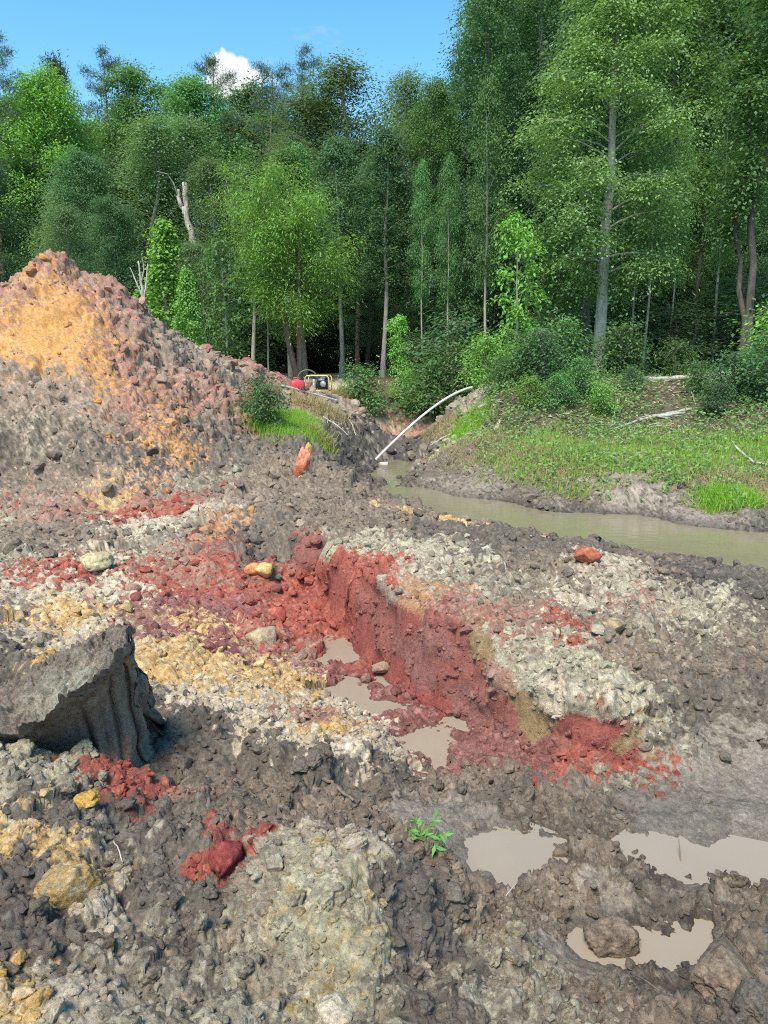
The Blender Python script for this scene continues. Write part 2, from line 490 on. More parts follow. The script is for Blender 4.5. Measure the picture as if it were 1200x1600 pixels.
for px, py, Y in [
    # spoil heap
    (75, 384, 16.0), (30, 428, 16.0), (122, 430, 16.1), (180, 442, 16.4), (230, 492, 16.8), (300, 548, 17.8), (350, 566, 18.6), (400, 575, 19.6), (440, 592, 21.5),
    (-20, 455, 16.0), (-120, 540, 16.0), (-260, 640, 15.5), (75, 500, 14.9), (0, 555, 14.2), (150, 555, 14.4), (220, 560, 15.2), (250, 600, 14.9), (320, 610, 15.8), (370, 620, 17.5),
    (0, 620, 13.5), (100, 620, 13.6), (190, 610, 13.9), (60, 690, 12.9), (0, 690, 12.8), (150, 690, 12.8), (250, 700, 12.9), (330, 690, 13.6), (360, 660, 15.0), (0, 750, 12.3), (120, 755, 12.1), (230, 755, 12.1), (310, 740, 12.4), (-200, 720, 12.8),
    (75, 450, 15.5), (180, 500, 15.4),
    # head of the creek
    (615, 682, 25.0), (640, 665, 25.5), (640, 635, 27.0), (600, 640, 26.5), (680, 640, 26.0), (650, 612, 28.5), (580, 612, 27.5), (600, 618, 27.0), (670, 680, 23.5),
]:
    CP.append(at_y(px, py, Y))
# beds under water: (px, py) on the water surface at the first level, bed at the second
for wz, bz, pts in [
    (-.09, -.125, [(800, 1335), (745, 1340), (860, 1345)]),
    (-.10, -.14, [(1080, 1350), (1160, 1362), (1260, 1375), (1010, 1330)]),
    (-.10, -.135, [(920, 1465), (1010, 1465), (1090, 1465), (1020, 1495), (890, 1470)]),
    (-.315, -.40, [(535, 1020), (545, 1078), (615, 1105), (570, 1098), (675, 1178), (650, 1160), (700, 1198)]),
    (-.315, -.27, [(500, 1046), (560, 1046), (600, 1050), (480, 1010), (610, 1128), (650, 1122), (590, 1090), (640, 1085), (730, 1180)]),
    (-.35, -.60, [(600, 722), (606, 745), (640, 768), (700, 781), (780, 794), (860, 807), (960, 826), (1080, 846), (1200, 856), (1400, 870), (1700, 890), (625, 700)]),
    (-.35, -.50, [(565, 745), (1000, 850), (1150, 876), (900, 828), (1300, 884), (590, 735), (1100, 830), (1000, 812)])]:
    for px, py in pts:
        p = at_z(px, py, wz)
        p[2] = bz
        CP.append(p)
# trench wall: (base px, py, z) and (top px, py); the top lies a little behind the base
WALL = [((489, 922, -.12), (486, 838), .12), ((520, 968, -.24), (520, 856), .12), ((563, 1026, -.36), (556, 880), .14), ((590, 1050, -.36), (585, 905), .14), ((622, 1078, -.36), (618, 935), .16),
        ((660, 1102, -.34), (652, 945), .18), ((705, 1120, -.33), (695, 958), .22), ((750, 1140, -.30), (745, 985), .24), ((800, 1168, -.24), (792, 1040), .20), ((850, 1190, -.2), (845, 1062), .16), ((900, 1204, -.16), (895, 1085), .14),
        ((960, 1206, -.14), (955, 1108), .12), ((1012, 1196, -.10), (1004, 1125), .14)]
WALL0 = len(CP)
for (bx, by, bz), (tx, ty), dY in WALL:
    b = at_z(bx, by, bz)
    CP.append(b)
    CP.append(at_y(tx, ty, b[1] + dY))
for x, y, z in [(-7, 23, 1.1), (-12, 24, 1.2), (-18, 18, 1.6), (-4, 25, 1.3), (0, 30, 1.4), (-10, 32, 1.4), (10, 30, 1.55), (18, 26, 1.6), (-20, 40, 1.4), (0, 45, 1.4), (22, 45, 1.6), (0, 80, 1.5), (-60, 60, 1.5), (60, 60, 1.5),
                (0, 300, 1.5), (-300, 200, 1.5), (300, 200, 1.5), (-8, 2, .5), (8, 2, .3), (-20, -5, .5), (20, -5, .5), (0, -20, .5), (-60, -60, 1), (60, -60, 1), (-.5, -1, .45), (.5, -1, .4), (.0, .5, .42), (-1, .8, .46), (1, .8, .3), (0, -3, .45), (12, 6, .2), (-12, 8, .4), (30, 12, 1.2), (-30, 14, 1.0), (0, 600, 1.5)]:
    CP.append(np.array([x, y, z], float))
CP = np.array(CP)


def feat(x, y):
    r = np.sqrt(x * x + y * y) + 1e-6
    return np.stack([np.arctan2(x, y), np.log(r + 0.25)], -1)


_c2 = 0.010 ** 2
WMID = np.array([(at_z(*b)[:2] + at_y(*t, at_z(*b)[1] + dY)[:2]) / 2 for b, t, dY in WALL])
NWALL = 2 * len(WALL)
_is_base = np.zeros(len(CP), bool); _is_top = np.zeros(len(CP), bool)
_is_base[WALL0:WALL0 + NWALL:2] = True
_is_top[WALL0 + 1:WALL0 + NWALL:2] = True


def wall_sd(x, y):
    """distance to the trench wall's line, and the same signed: plus on the plateau side"""
    best = np.full(len(x), 1e9); sg = np.ones(len(x))
    for a, b in zip(WMID[:-1], WMID[1:]):
        d = b - a
        t = np.clip(((x - a[0]) * d[0] + (y - a[1]) * d[1]) / (d @ d), 0, 1)
        ex, ey = x - a[0] - t * d[0], y - a[1] - t * d[1]
        q = ex * ex + ey * ey
        cr = d[0] * ey - d[1] * ex
        m = q < best
        best = np.where(m, q, best); sg = np.where(m, np.where(cr > 0, 1.0, -1.0), sg)
    best = np.sqrt(best)
    return best, best * sg


class RBF:
    def __init__(s, P):
        s.fc = feat(P[:, 0], P[:, 1])
        n = len(P)
        D = np.sqrt(((s.fc[:, None] - s.fc[None]) ** 2).sum(-1) + _c2)
        A = np.zeros((n + 1, n + 1))
        A[:n, :n] = -D + np.eye(n) * 0.002
        A[:n, n] = 1
        A[n, :n] = 1
        sol = np.linalg.solve(A, np.concatenate([P[:, 2], [0]]))
        s.w, s.c, s.fc = sol[:n].astype(F32), sol[n], s.fc.astype(F32)

    def __call__(s, q):
        out = np.empty(len(q))
        for k in range(0, len(q), 40000):
            d0 = q[k:k + 40000, 0][:, None] - s.fc[None, :, 0]
            d1 = q[k:k + 40000, 1][:, None] - s.fc[None, :, 1]
            np.multiply(d0, d0, out=d0); np.multiply(d1, d1, out=d1)
            d0 += d1; d0 += F32(_c2)
            np.sqrt(d0, out=d0)
            out[k:k + 40000] = -(d0 @ s.w) + s.c
        return out


_wd, _ws = wall_sd(CP[:, 0], CP[:, 1])
_drop_a = ((_wd < 1.2) & (_ws > 0) & ~_is_base) | _is_top
_drop_b = ((_wd < 1.2) & (_ws < 0) & ~_is_top) | _is_base
RB_ALL, RB_A, RB_B = RBF(CP), RBF(CP[~_drop_a]), RBF(CP[~_drop_b])


def ground_z(x, y):
    x = np.atleast_1d(np.asarray(x, float)); y = np.atleast_1d(np.asarray(y, float))
    q = feat(x, y).astype(F32)
    out = RB_ALL(q)
    r = np.hypot(x, y)
    m = np.where((r > 3.0) & (r < 9.5) & (np.abs(np.arctan2(x, y)) < .65))[0]
    if len(m):
        d, sd = wall_sd(x[m], y[m])
        k = d < 1.1
        m, d, sd = m[k], d[k], sd[k]
        if len(m):
            Pn = np.stack([x[m], y[m], 0 * d], -1).astype(F32)
            sd = sd + .05 * fbm(Pn, 3.0, 3, 640) + .022 * fbm(Pn, 11, 3, 641)
            w = np.clip(sd / .13 + .5, 0, 1)
            w = w * w * (3 - 2 * w)
            h = RB_A(q[m]) * (1 - w) + RB_B(q[m]) * w
            k = np.clip(1 - (d - .45) / .6, 0, 1)
            for E in (WMID[0], WMID[-1]):
                k = k * np.clip(np.hypot(x[m] - E[0], y[m] - E[1]) / .55 - .15, 0, 1)
            out[m] = out[m] * (1 - k) + h * k
    return out


def hit(px, py, tmax=60):
    """first point of the bare ground on a pixel's ray"""
    d = raydir(px, py)
    t = np.geomspace(0.8, tmax, 700)
    P = d[None] * t[:, None] + np.array([0, 0, CAMZ])
    below = P[:, 2] < ground_z(P[:, 0], P[:, 1])
    i = int(np.argmax(below)) if below.any() else len(t) - 1
    return P[i]


# ------------------------------------------------------------------ soil kinds: palette, roughness of the surface, wetness
SOIL = {
    'DG': ([(.140, .120, .098), (.088, .075, .062), (.20, .175, .145), (.155, .128, .10)], 1.0, .55),
    'BG': ([(.185, .146, .112), (.122, .095, .075), (.27, .218, .17), (.158, .126, .098)], 1.0, .15),
    'LG': ([(.45, .415, .31), (.35, .335, .26), (.55, .505, .39), (.20, .18, .14), (.41, .36, .24)], 1.0, .1),
    'RB': ([(.25, .085, .062), (.20, .066, .052), (.30, .12, .085), (.16, .06, .05)], .8, .15),
    'GB': ([(.41, .385, .27), (.33, .32, .235), (.47, .44, .33), (.38, .28, .12), (.22, .20, .15)], .75, .1),
    'LD': ([(.31, .285, .22), (.20, .178, .14), (.115, .10, .082), (.42, .39, .30), (.26, .205, .145)], 1.1, .25),
    'CR': ([(.56, .475, .33), (.50, .39, .23), (.62, .55, .42), (.36, .29, .215), (.45, .36, .25)], 1.0, .0),
    'CG': ([(.42, .365, .28), (.34, .285, .22), (.48, .43, .35), (.27, .225, .18)], .8, .05),
    'YE': ([(.50, .30, .085), (.44, .28, .11), (.58, .41, .18), (.54, .42, .25), (.34, .21, .10)], .9, .0),
    'OR': ([(.50, .25, .065), (.44, .21, .065), (.52, .29, .11), (.38, .19, .085)], .55, .0),
    'OT': ([(.46, .25, .10), (.36, .20, .12), (.42, .29, .18), (.30, .14, .09), (.44, .22, .07)], .9, .0),
    'RD': ([(.34, .090, .058), (.27, .062, .045), (.42, .16, .10), (.20, .055, .042)], 1.0, .12),
    'PU': ([(.21, .078, .064), (.26, .112, .09), (.155, .056, .05), (.31, .165, .135)], .8, .25),
    'TR': ([(.32, .17, .115), (.36, .13, .09), (.38, .26, .18), (.22, .125, .095), (.28, .20, .15)], 1.0, .0),
    'TN': ([(.33, .245, .175), (.26, .19, .14), (.42, .335, .25), (.20, .155, .12)], 1.0, .0),
    'OL': ([(.25, .17, .075), (.21, .14, .065), (.28, .20, .11)], .25, .3),
    'RW': ([(.27, .072, .052), (.23, .060, .048), (.31, .095, .065)], .22, .35),
    'WM': ([(.20, .175, .145), (.17, .148, .124), (.235, .205, .17)], .28, .8),
    'BK': ([(.085, .075, .068), (.06, .054, .05), (.12, .105, .094)], 1.0, .7),
    'GS': ([(.16, .125, .08), (.11, .09, .06), (.21, .165, .11)], .5, .0),
    'FF': ([(.10, .075, .05), (.07, .055, .038), (.14, .105, .07)], .6, .0),
}
SK = list(SOIL)
SP = [  # where each kind shows
    (75, 412, 'TR'), (50, 440, 'OT'), (90, 450, 'OR'), (60, 500, 'OR'), (100, 500, 'OR'), (40, 540, 'OR'), (100, 555, 'OR'), (140, 590, 'OR'), (125, 530, 'OR'), (155, 460, 'TR'), (190, 470, 'TR'), (160, 520, 'OT'), (200, 510, 'TR'), (230, 520, 'TN'), (180, 560, 'TR'), (250, 560, 'TN'), (300, 570, 'TN'), (330, 600, 'TR'), (360, 590, 'TN'), (400, 590, 'TR'), (5, 480, 'OT'), (20, 590, 'TN'), (130, 430, 'TR'), (280, 600, 'TR'), (215, 580, 'TR'), (20, 455, 'TR'),
    (50, 625, 'TN'), (0, 650, 'BG'), (120, 640, 'TN'), (200, 630, 'TR'), (160, 670, 'BG'), (270, 650, 'OT'), (275, 690, 'OR'), (270, 720, 'OT'), (240, 650, 'TR'), (320, 650, 'BG'), (300, 680, 'BK'), (360, 640, 'TR'), (60, 690, 'LD'), (100, 690, 'DG'), (20, 710, 'DG'), (140, 710, 'DG'), (220, 715, 'BK'), (180, 740, 'TN'), (330, 720, 'DG'), (400, 690, 'DG'), (420, 720, 'BG'), (250, 740, 'BK'), (345, 690, 'DG'), (0, 615, 'TN'), (90, 600, 'TN'),
    (100, 750, 'BG'), (50, 790, 'TR'), (180, 775, 'YE'), (230, 765, 'OT'), (300, 760, 'LD'), (340, 770, 'BG'), (270, 795, 'RD'), (200, 795, 'TR'), (150, 800, 'TR'), (330, 800, 'CG'), (120, 840, 'BG'), (60, 840, 'BG'), (220, 830, 'CR'), (280, 835, 'LD'), (350, 830, 'OT'), (335, 860, 'RD'), (10, 800, 'LD'), (110, 780, 'TN'), (160, 850, 'BG'), (240, 800, 'RD'), (365, 790, 'TN'),
    (30, 880, 'LD'), (80, 890, 'RD'), (130, 890, 'RD'), (150, 882, 'CR'), (60, 930, 'CR'), (130, 940, 'CR'), (180, 925, 'CR'), (120, 985, 'YE'), (0, 960, 'BG'), (20, 1005, 'DG'), (220, 900, 'RD'), (280, 925, 'RD'), (330, 905, 'RD'), (250, 950, 'PU'), (320, 940, 'PU'), (380, 950, 'PU'), (200, 960, 'TR'), (295, 975, 'YE'), (240, 990, 'PU'), (350, 990, 'PU'), (180, 890, 'TR'), (300, 880, 'TR'), (380, 920, 'RD'), (90, 960, 'YE'), (30, 930, 'CG'), (60, 1000, 'CG'), (170, 1000, 'CR'),
    (430, 960, 'RD'), (460, 915, 'RD'), (440, 930, 'RD'), (500, 945, 'RD'), (480, 990, 'RD'), (410, 1010, 'TR'), (520, 990, 'RD'), (450, 1020, 'TR'), (400, 985, 'RD'), (470, 950, 'RD'),
    (380, 850, 'DG'), (420, 835, 'DG'), (450, 805, 'BG'), (400, 790, 'BG'), (470, 770, 'BG'), (540, 790, 'BG'), (590, 800, 'BG'), (635, 805, 'YE'), (430, 870, 'DG'), (440, 750, 'BG'), (500, 760, 'BG'), (510, 800, 'BG'), (560, 770, 'BG'),
    (250, 1030, 'YE'), (300, 1040, 'YE'), (350, 1050, 'YE'), (410, 1060, 'YE'), (340, 1085, 'CR'), (290, 1085, 'CR'), (430, 1100, 'CR'), (500, 1090, 'CR'), (470, 1120, 'TR'), (540, 1140, 'YE'), (480, 1150, 'CR'), (570, 1120, 'CR'), (460, 1055, 'YE'), (550, 1100, 'PU'), (620, 1115, 'PU'), (600, 1085, 'PU'), (530, 1060, 'PU'), (400, 1130, 'CR'), (220, 1060, 'YE'), (510, 1140, 'YE'), (590, 1155, 'CG'), (560, 1160, 'CR'), (500, 1050, 'TR'),
    (497, 870, 'RB'), (505, 900, 'RD'), (530, 930, 'RW'), (545, 960, 'RD'), (570, 1000, 'RW'), (600, 1000, 'RB'), (610, 1040, 'RW'), (635, 1065, 'RW'), (650, 1030, 'PU'), (690, 1095, 'RW'), (560, 890, 'RD'), (580, 890, 'RD'), (590, 930, 'RB'), (620, 965, 'RB'), (640, 980, 'RW'), (690, 1000, 'PU'), (720, 1000, 'RB'), (700, 960, 'RB'), (740, 955, 'TR'), (780, 960, 'TR'), (840, 965, 'TR'), (880, 972, 'RD'), (750, 1010, 'OL'), (740, 1050, 'RB'), (700, 1055, 'RB'), (780, 1060, 'TR'), (660, 1000, 'PU'), (720, 1090, 'PU'), (670, 1060, 'PU'), (640, 1010, 'PU'), (800, 985, 'TR'), (660, 930, 'OT'), (620, 920, 'TN'),
    (600, 855, 'LG'), (650, 855, 'LG'), (555, 845, 'LG'), (700, 870, 'LG'), (650, 890, 'CG'), (600, 830, 'BG'), (540, 825, 'BG'), (700, 835, 'DG'), (750, 835, 'DG'), (780, 905, 'LD'), (720, 905, 'LD'), (850, 840, 'DG'), (900, 855, 'DG'), (830, 885, 'BG'), (890, 895, 'BG'), (950, 900, 'CG'), (980, 885, 'CG'), (1015, 885, 'BG'), (1060, 900, 'BK'), (1120, 910, 'BK'), (1180, 905, 'DG'), (900, 940, 'CR'), (930, 965, 'LD'), (1000, 950, 'TR'), (1050, 935, 'LD'), (1100, 950, 'LG'), (1180, 960, 'DG'), (1000, 990, 'LD'), (1080, 1000, 'DG'), (1150, 1020, 'BG'), (1180, 1060, 'DG'), (900, 1010, 'LG'), (850, 1000, 'LG'), (800, 1010, 'LG'), (830, 1050, 'LG'), (900, 1060, 'LG'), (960, 1065, 'LG'), (1000, 1095, 'LG'), (930, 1100, 'LG'), (1060, 1080, 'DG'), (1120, 1100, 'DG'), (1040, 1020, 'BG'), (770, 860, 'DG'), (800, 830, 'DG'), (860, 920, 'LD'), (820, 930, 'BG'), (1130, 990, 'LD'), (980, 1030, 'BG'), (1050, 970, 'LG'), (870, 1090, 'CR'), (960, 930, 'LD'), (720, 810, 'DG'), (680, 805, 'BG'),
    (795, 1110, 'RB'), (825, 1110, 'OL'), (850, 1130, 'OL'), (870, 1160, 'RB'), (915, 1140, 'RW'), (940, 1150, 'RW'), (975, 1165, 'OL'), (990, 1180, 'RW'), (900, 1185, 'RD'), (950, 1185, 'RD'), (1000, 1195, 'RD'), (880, 1212, 'RD'), (840, 1200, 'PU'), (780, 1180, 'PU'), (740, 1150, 'PU'), (720, 1190, 'PU'), (760, 1215, 'BG'), (800, 1150, 'PU'), (1030, 1160, 'LD'), (690, 1130, 'PU'), (910, 1215, 'RD'),
    (250, 1150, 'DG'), (300, 1140, 'DG'), (380, 1160, 'DG'), (420, 1190, 'DG'), (500, 1190, 'DG'), (540, 1185, 'DG'), (600, 1180, 'DG'), (640, 1215, 'DG'), (700, 1230, 'BG'), (800, 1240, 'DG'), (900, 1245, 'BG'), (1000, 1235, 'WM'), (1100, 1180, 'WM'), (1180, 1180, 'WM'), (1080, 1250, 'WM'), (1180, 1280, 'WM'), (1050, 1130, 'DG'), (960, 1222, 'LD'), (700, 1290, 'WM'), (900, 1290, 'BG'), (950, 1320, 'BG'), (200, 1240, 'RD'), (240, 1252, 'RD'), (170, 1255, 'RD'), (330, 1230, 'DG'), (400, 1260, 'BG'), (500, 1250, 'BG'), (300, 1300, 'DG'), (355, 1372, 'RD'), (370, 1330, 'BG'), (280, 1260, 'TR'), (250, 1200, 'DG'), (840, 1270, 'BG'), (1000, 1290, 'WM'), (240, 1100, 'DG'),
    (30, 1180, 'LG'), (60, 1200, 'LG'), (20, 1235, 'LD'), (100, 1290, 'DG'), (60, 1270, 'DG'), (25, 1310, 'YE'), (100, 1345, 'YE'), (60, 1350, 'DG'), (160, 1310, 'LD'), (230, 1300, 'DG'), (250, 1340, 'DG'), (200, 1390, 'DG'), (140, 1400, 'CG'), (50, 1420, 'DG'), (80, 1480, 'DG'), (30, 1560, 'YE'), (80, 1550, 'CG'), (130, 1560, 'CG'), (160, 1500, 'LD'), (220, 1480, 'DG'), (250, 1530, 'LD'), (300, 1440, 'DG'), (300, 1560, 'LD'), (350, 1480, 'LD'), (400, 1560, 'LD'), (450, 1330, 'GB'), (500, 1400, 'GB'), (560, 1350, 'GB'), (480, 1450, 'GB'), (550, 1450, 'GB'), (520, 1350, 'GB'), (450, 1400, 'GB'), (520, 1500, 'GB'), (580, 1400, 'GB'), (520, 1300, 'CG'), (610, 1350, 'DG'), (630, 1430, 'DG'), (660, 1400, 'DG'), (680, 1480, 'DG'), (600, 1540, 'LD'), (700, 1540, 'LD'), (650, 1590, 'DG'), (780, 1500, 'LD'), (740, 1440, 'BG'), (800, 1420, 'BG'), (700, 1370, 'BG'), (850, 1560, 'LD'), (950, 1560, 'BG'), (1050, 1540, 'DG'), (1150, 1500, 'BG'), (1180, 1560, 'DG'), (1050, 1410, 'DG'), (1150, 1420, 'BG'), (850, 1390, 'BG'), (715, 1330, 'WM'), (0, 1450, 'DG'), (180, 1580, 'LD'), (230, 1430, 'LD'), (380, 1420, 'LD'), (800, 1335, 'WM'), (870, 1345, 'WM'), (1080, 1350, 'WM'), (1000, 1470, 'WM'), (920, 1470, 'WM'), (860, 1480, 'WM'),
    (430, 600, 'TR'), (450, 645, 'BG'), (530, 650, 'LD'), (560, 675, 'BK'), (480, 705, 'DG'), (540, 710, 'BK'), (510, 735, 'DG'), (600, 665, 'LD'), (630, 665, 'RD'), (645, 670, 'TR'), (645, 645, 'BK'), (680, 715, 'LD'), (690, 740, 'DG'), (760, 755, 'WM'), (650, 715, 'BK'), (715, 690, 'LG'), (735, 640, 'LD'), (745, 620, 'LD'), (560, 622, 'TN'), (600, 635, 'DG'), (500, 622, 'TN'), (470, 606, 'TR'), (460, 600, 'TR'), (650, 606, 'FF'), (580, 607, 'FF'), (520, 605, 'CG'), (700, 660, 'GS'), (610, 695, 'BK'),
    (750, 700, 'GS'), (850, 700, 'GS'), (950, 700, 'GS'), (1050, 700, 'GS'), (1150, 700, 'GS'), (800, 735, 'GS'), (880, 765, 'GS'), (960, 730, 'GS'), (1060, 740, 'GS'), (1140, 775, 'GS'), (1200, 745, 'GS'), (980, 775, 'WM'), (1040, 785, 'DG'), (920, 788, 'DG'), (800, 772, 'DG'), (1100, 805, 'WM'), (1190, 812, 'DG'), (700, 768, 'WM'), (850, 785, 'DG'), (1010, 765, 'WM'),
    (790, 655, 'FF'), (780, 632, 'FF'), (840, 650, 'FF'), (900, 655, 'FF'), (1130, 655, 'FF'), (1190, 650, 'FF'), (860, 632, 'FF'), (1000, 640, 'FF'), (1100, 640, 'FF'), (1190, 640, 'FF'), (800, 610, 'FF'), (900, 605, 'FF'), (1000, 600, 'FF'), (1150, 598, 'FF'),
    (900, 815, 'WM'), (1100, 850, 'WM'), (700, 780, 'WM'), (600, 730, 'WM'),
]
SPW = np.array([hit(a, b) for a, b, c in SP])
SPC = np.array([SK.index(c) for a, b, c in SP])
ex = [(-7, 24, 'FF'), (0, 28, 'FF'), (8, 28, 'FF'), (-14, 28, 'FF'), (18, 28, 'FF'), (0, 40, 'FF'), (-30, 35, 'FF'), (30, 35, 'FF'), (0, 100, 'FF'), (-9, 19, 'TN'), (-14, 16, 'TN'), (-3, .5, 'DG'), (3, .5, 'DG'), (0, -5, 'BG'), (9, 4, 'BG'), (-9, 4, 'BG'), (12, 16, 'GS'), (14, 13, 'GS')]
SPW = np.concatenate([SPW, [[x, y, ground_z(x, y)[0]] for x, y, c in ex]])
SPC = np.concatenate([SPC, [SK.index(c) for x, y, c in ex]])
PAL = np.zeros((len(SK), 5, 3), F32)
_gain = {'DG': .88, 'BG': 1.0, 'WM': 1.2, 'LD': .95, 'CG': .95, 'OR': 1.0, 'TN': .88, 'TR': .92, 'OT': .92, 'RD': .95, 'CR': .92, 'LG': .84, 'GB': .88, 'YE': .98}
for i_, k_ in enumerate(SK):
    pl = SOIL[k_][0]
    for j_ in range(5):
        PAL[i_, j_] = np.array(pl[j_ % len(pl)]) * _gain.get(k_, 1.0) * (np.array([1.04, 1.0, .92]) if k_ in ('DG', 'BG', 'LD', 'WM', 'BK', 'CG', 'LG', 'GB') else 1.0)
AMP = np.array([SOIL[k][1] for k in SK], F32)
WET = np.array([SOIL[k][2] for k in SK], F32)


def sfeat(P):
    r = np.sqrt(P[:, 0] ** 2 + P[:, 1] ** 2) + 0.2
    return np.stack([np.arctan2(P[:, 0], P[:, 1]), np.log(r), P[:, 2] / r * 1.6], -1).astype(F32)


_sf = sfeat(SPW)


def soil_kind(P, warp=True):
    """index of the nearest soil spot, with ragged borders"""
    q = sfeat(P)
    if warp:
        r = (np.sqrt(P[:, 0] ** 2 + P[:, 1] ** 2) + 0.2)
        Pn = P.astype(F32)
        for s, a, sd in ((2.2, .018, 5), (7.0, .014, 9), (22.0, .009, 13)):
            q[:, 0] += a * vnoise(Pn, s, sd)
            q[:, 1] += a * 1.6 * vnoise(Pn, s, sd + 50)
        _, c1, c2 = worley(Pn, 14.0, 77)
        q[:, 0] += (c1 - .5) * .045
        q[:, 1] += (c2 - .5) * .07
        q[:, 2] += (c2 - c1) * .03 + .03 * vnoise(Pn, 5, 88)
        _, c1, c2 = worley(Pn, 30.0, 78)
        q[:, 0] += (c1 - .5) * .035
        q[:, 1] += (c2 - .5) * .055
        q[:, 2] += (c2 - c1) * .02
    out = np.empty(len(P), np.int64)
    s2 = (_sf ** 2).sum(1)
    for s in range(0, len(P), 60000):
        d = s2[None] - 2 * (q[s:s + 60000] @ _sf.T)
        out[s:s + 60000] = SPC[np.argmin(d, 1)]
    return out


def soil_colour(P, kind):
    Pn = P.astype(F32)
    _, c1, _ = worley(Pn, 17.0, 31)
    _, c2, c3 = worley(Pn, 42.0, 33)
    _, c4, _ = worley(Pn, 6.0, 35)
    i1 = (c1 * 4.999).astype(int); i2 = (c2 * 4.999).astype(int); i4 = (c4 * 4.999).astype(int)
    c = .24 * PAL[kind, i1] + .56 * PAL[kind, i2] + .20 * PAL[kind, i4]
    c *= (0.78 + 0.40 * c3)[:, None]
    c *= (1 + 0.16 * fbm(Pn, 1.3, 3, 91))[:, None]
    return c


# ------------------------------------------------------------------ terrain mesh (one sheet from underfoot to the horizon)
th_in = np.linspace(-31.5, 31.5, 560)
th_out = np.concatenate([np.linspace(33, 60, 34), np.linspace(64, 180, 22)])
TH = np.radians(np.concatenate([-th_out[::-1], th_in, th_out]))
RR = np.concatenate([np.linspace(.12, 1.15, 10)[:-1], np.geomspace(1.15, 4, 340)[:-1], np.geomspace(4, 8, 430)[:-1], np.geomspace(8, 11, 90)[:-1], np.geomspace(11, 18, 210)[:-1], np.geomspace(18, 32, 90)[:-1], np.geomspace(32, 700, 30)])
nr, nt = len(RR), len(TH)
R2, T2 = np.meshgrid(RR, TH, indexing='ij')
X = (R2 * np.sin(T2)).ravel(); Y = (R2 * np.cos(T2)).ravel()
Z = ground_z(X, Y)
P0 = np.stack([X, Y, Z], -1)
G = P0.reshape(nr, nt, 3)
du = np.gradient(G, axis=0); dv = np.gradient(G, axis=1)
N0 = np.cross(dv, du).reshape(-1, 3)
N0 /= np.linalg.norm(N0, axis=1)[:, None] + 1e-12
N0[N0[:, 2] < 0] *= -1
Pf = P0.astype(F32)
kind = soil_kind(P0)
kind_s = soil_kind(P0, warp=False)
amp = AMP[kind] * .5 + AMP[kind_s] * .5
rad = R2.ravel()
fade = np.clip((rad - 1.0) / 1.5, 0.4, 1) * np.clip((60 - rad) / 30, 0, 1)
# big lumps grow with distance (the heap is of coarser blocks), small ones are everywhere
heap = np.clip((rad - 10.5) / 2, 0, 1) * np.clip((1 - X) / 2, 0, 1) * np.clip((20 - rad) / 2, 0, 1)
steep = np.clip((N0[:, 2] - .35) / .3, 0, 1).astype(F32)
steep = np.maximum(steep, heap)
d = (0.06 + .10 * heap) * fbm(Pf, 1.5, 4, 3) * np.minimum(1, .5 + rad / 12)
Pw = Pf + 0.03 * np.stack([vnoise(Pf, 9, 61), vnoise(Pf, 9, 62), vnoise(Pf, 9, 63)], -1)
amp = amp * (1 + .7 * heap)
f1, c1, c2 = worley(Pw, 1.9, 20)
d += amp * .12 * (np.clip(1 - (f1 / .8) ** 2, 0, 1) * c1 ** 2 - .12)
for s, a, sd in ((3.6, .085, 21), (7.5, .060, 22), (15., .036, 23), (30., .024, 24), (61., .014, 25)):
    f1, c1, c2 = worley(Pw, s, sd)
    b = np.clip(1 - (f1 / .72) ** 2, 0, 1)
    d += amp * a * (b * (.25 + .75 * c1 ** 1.5) - .22) * (np.maximum(steep, .95 if s < 10 else .55 if s < 20 else .2))
d += steep * amp * (0.022 * np.abs(fbm(Pf, 17, 4, 71, .6)) - .006) + .004 * fbm(Pf, 9, 3, 72)
d *= fade
P1 = P0 + N0 * d[:, None]
wetv = np.clip(WET[kind] * .6 + WET[kind_s] * .4, 0, 1)
colr = soil_colour(P0, kind)
_sm = PAL.mean(1)[kind_s] * (1 + .25 * fbm(Pf, 5, 3, 97))[:, None]
colr = colr * steep[:, None] + _sm * (1 - steep)[:, None]
for wz, pc_, rr_ in [(-.09, (800, 1335), .42), (-.10, (1100, 1355), .75), (-.10, (1000, 1465), .45), (-.315, (560, 1060), .8), (-.315, (675, 1175), .5), (-.35, (700, 782), 3.5), (-.35, (1000, 835), 4.), (-.35, (604, 730), 3.5), (-.35, (1250, 865), 4.)]:
    c_ = at_z(*pc_, wz)
    near = np.clip(2.2 - 1.6 * np.hypot(X - c_[0], Y - c_[1]) / rr_, 0, 1)
    rim = near * np.clip(1 - (P1[:, 2] - wz - .005) / (.045 if wz > -.34 else .12), 0, 1)
    wetv = np.maximum(wetv, rim)
    colr = colr * (1 - .30 * rim)[:, None]
ii, jj = np.meshgrid(np.arange(nr - 1), np.arange(nt - 1), indexing='ij')
quads = np.stack([ii * nt + jj, ii * nt + jj + 1, (ii + 1) * nt + jj + 1, (ii + 1) * nt + jj], -1).reshape(-1, 4)
quads = quads[:, ::-1]
g = link('ground', mesh_np('ground', P1, quads, None, [M_SOIL], True, {'Col': ('FLOAT_COLOR', colr), 'wet': ('FLOAT', wetv)}))
g['kind'] = 'structure'
_area = (R2 * np.gradient(RR)[:, None] * np.gradient(TH)[None, :]).ravel() / np.maximum(N0[:, 2], .25)
VIEW = np.abs(T2.ravel()) < math.radians(31)


def final_z(x, y):
    """height of the finished ground at a spot (nearest vertex)"""
    r, t = math.hypot(x, y), math.atan2(x, y)
    i = int(np.argmin(np.abs(RR - r))); j = int(np.argmin(np.abs(TH - t)))
    return P1[i * nt + j][2]


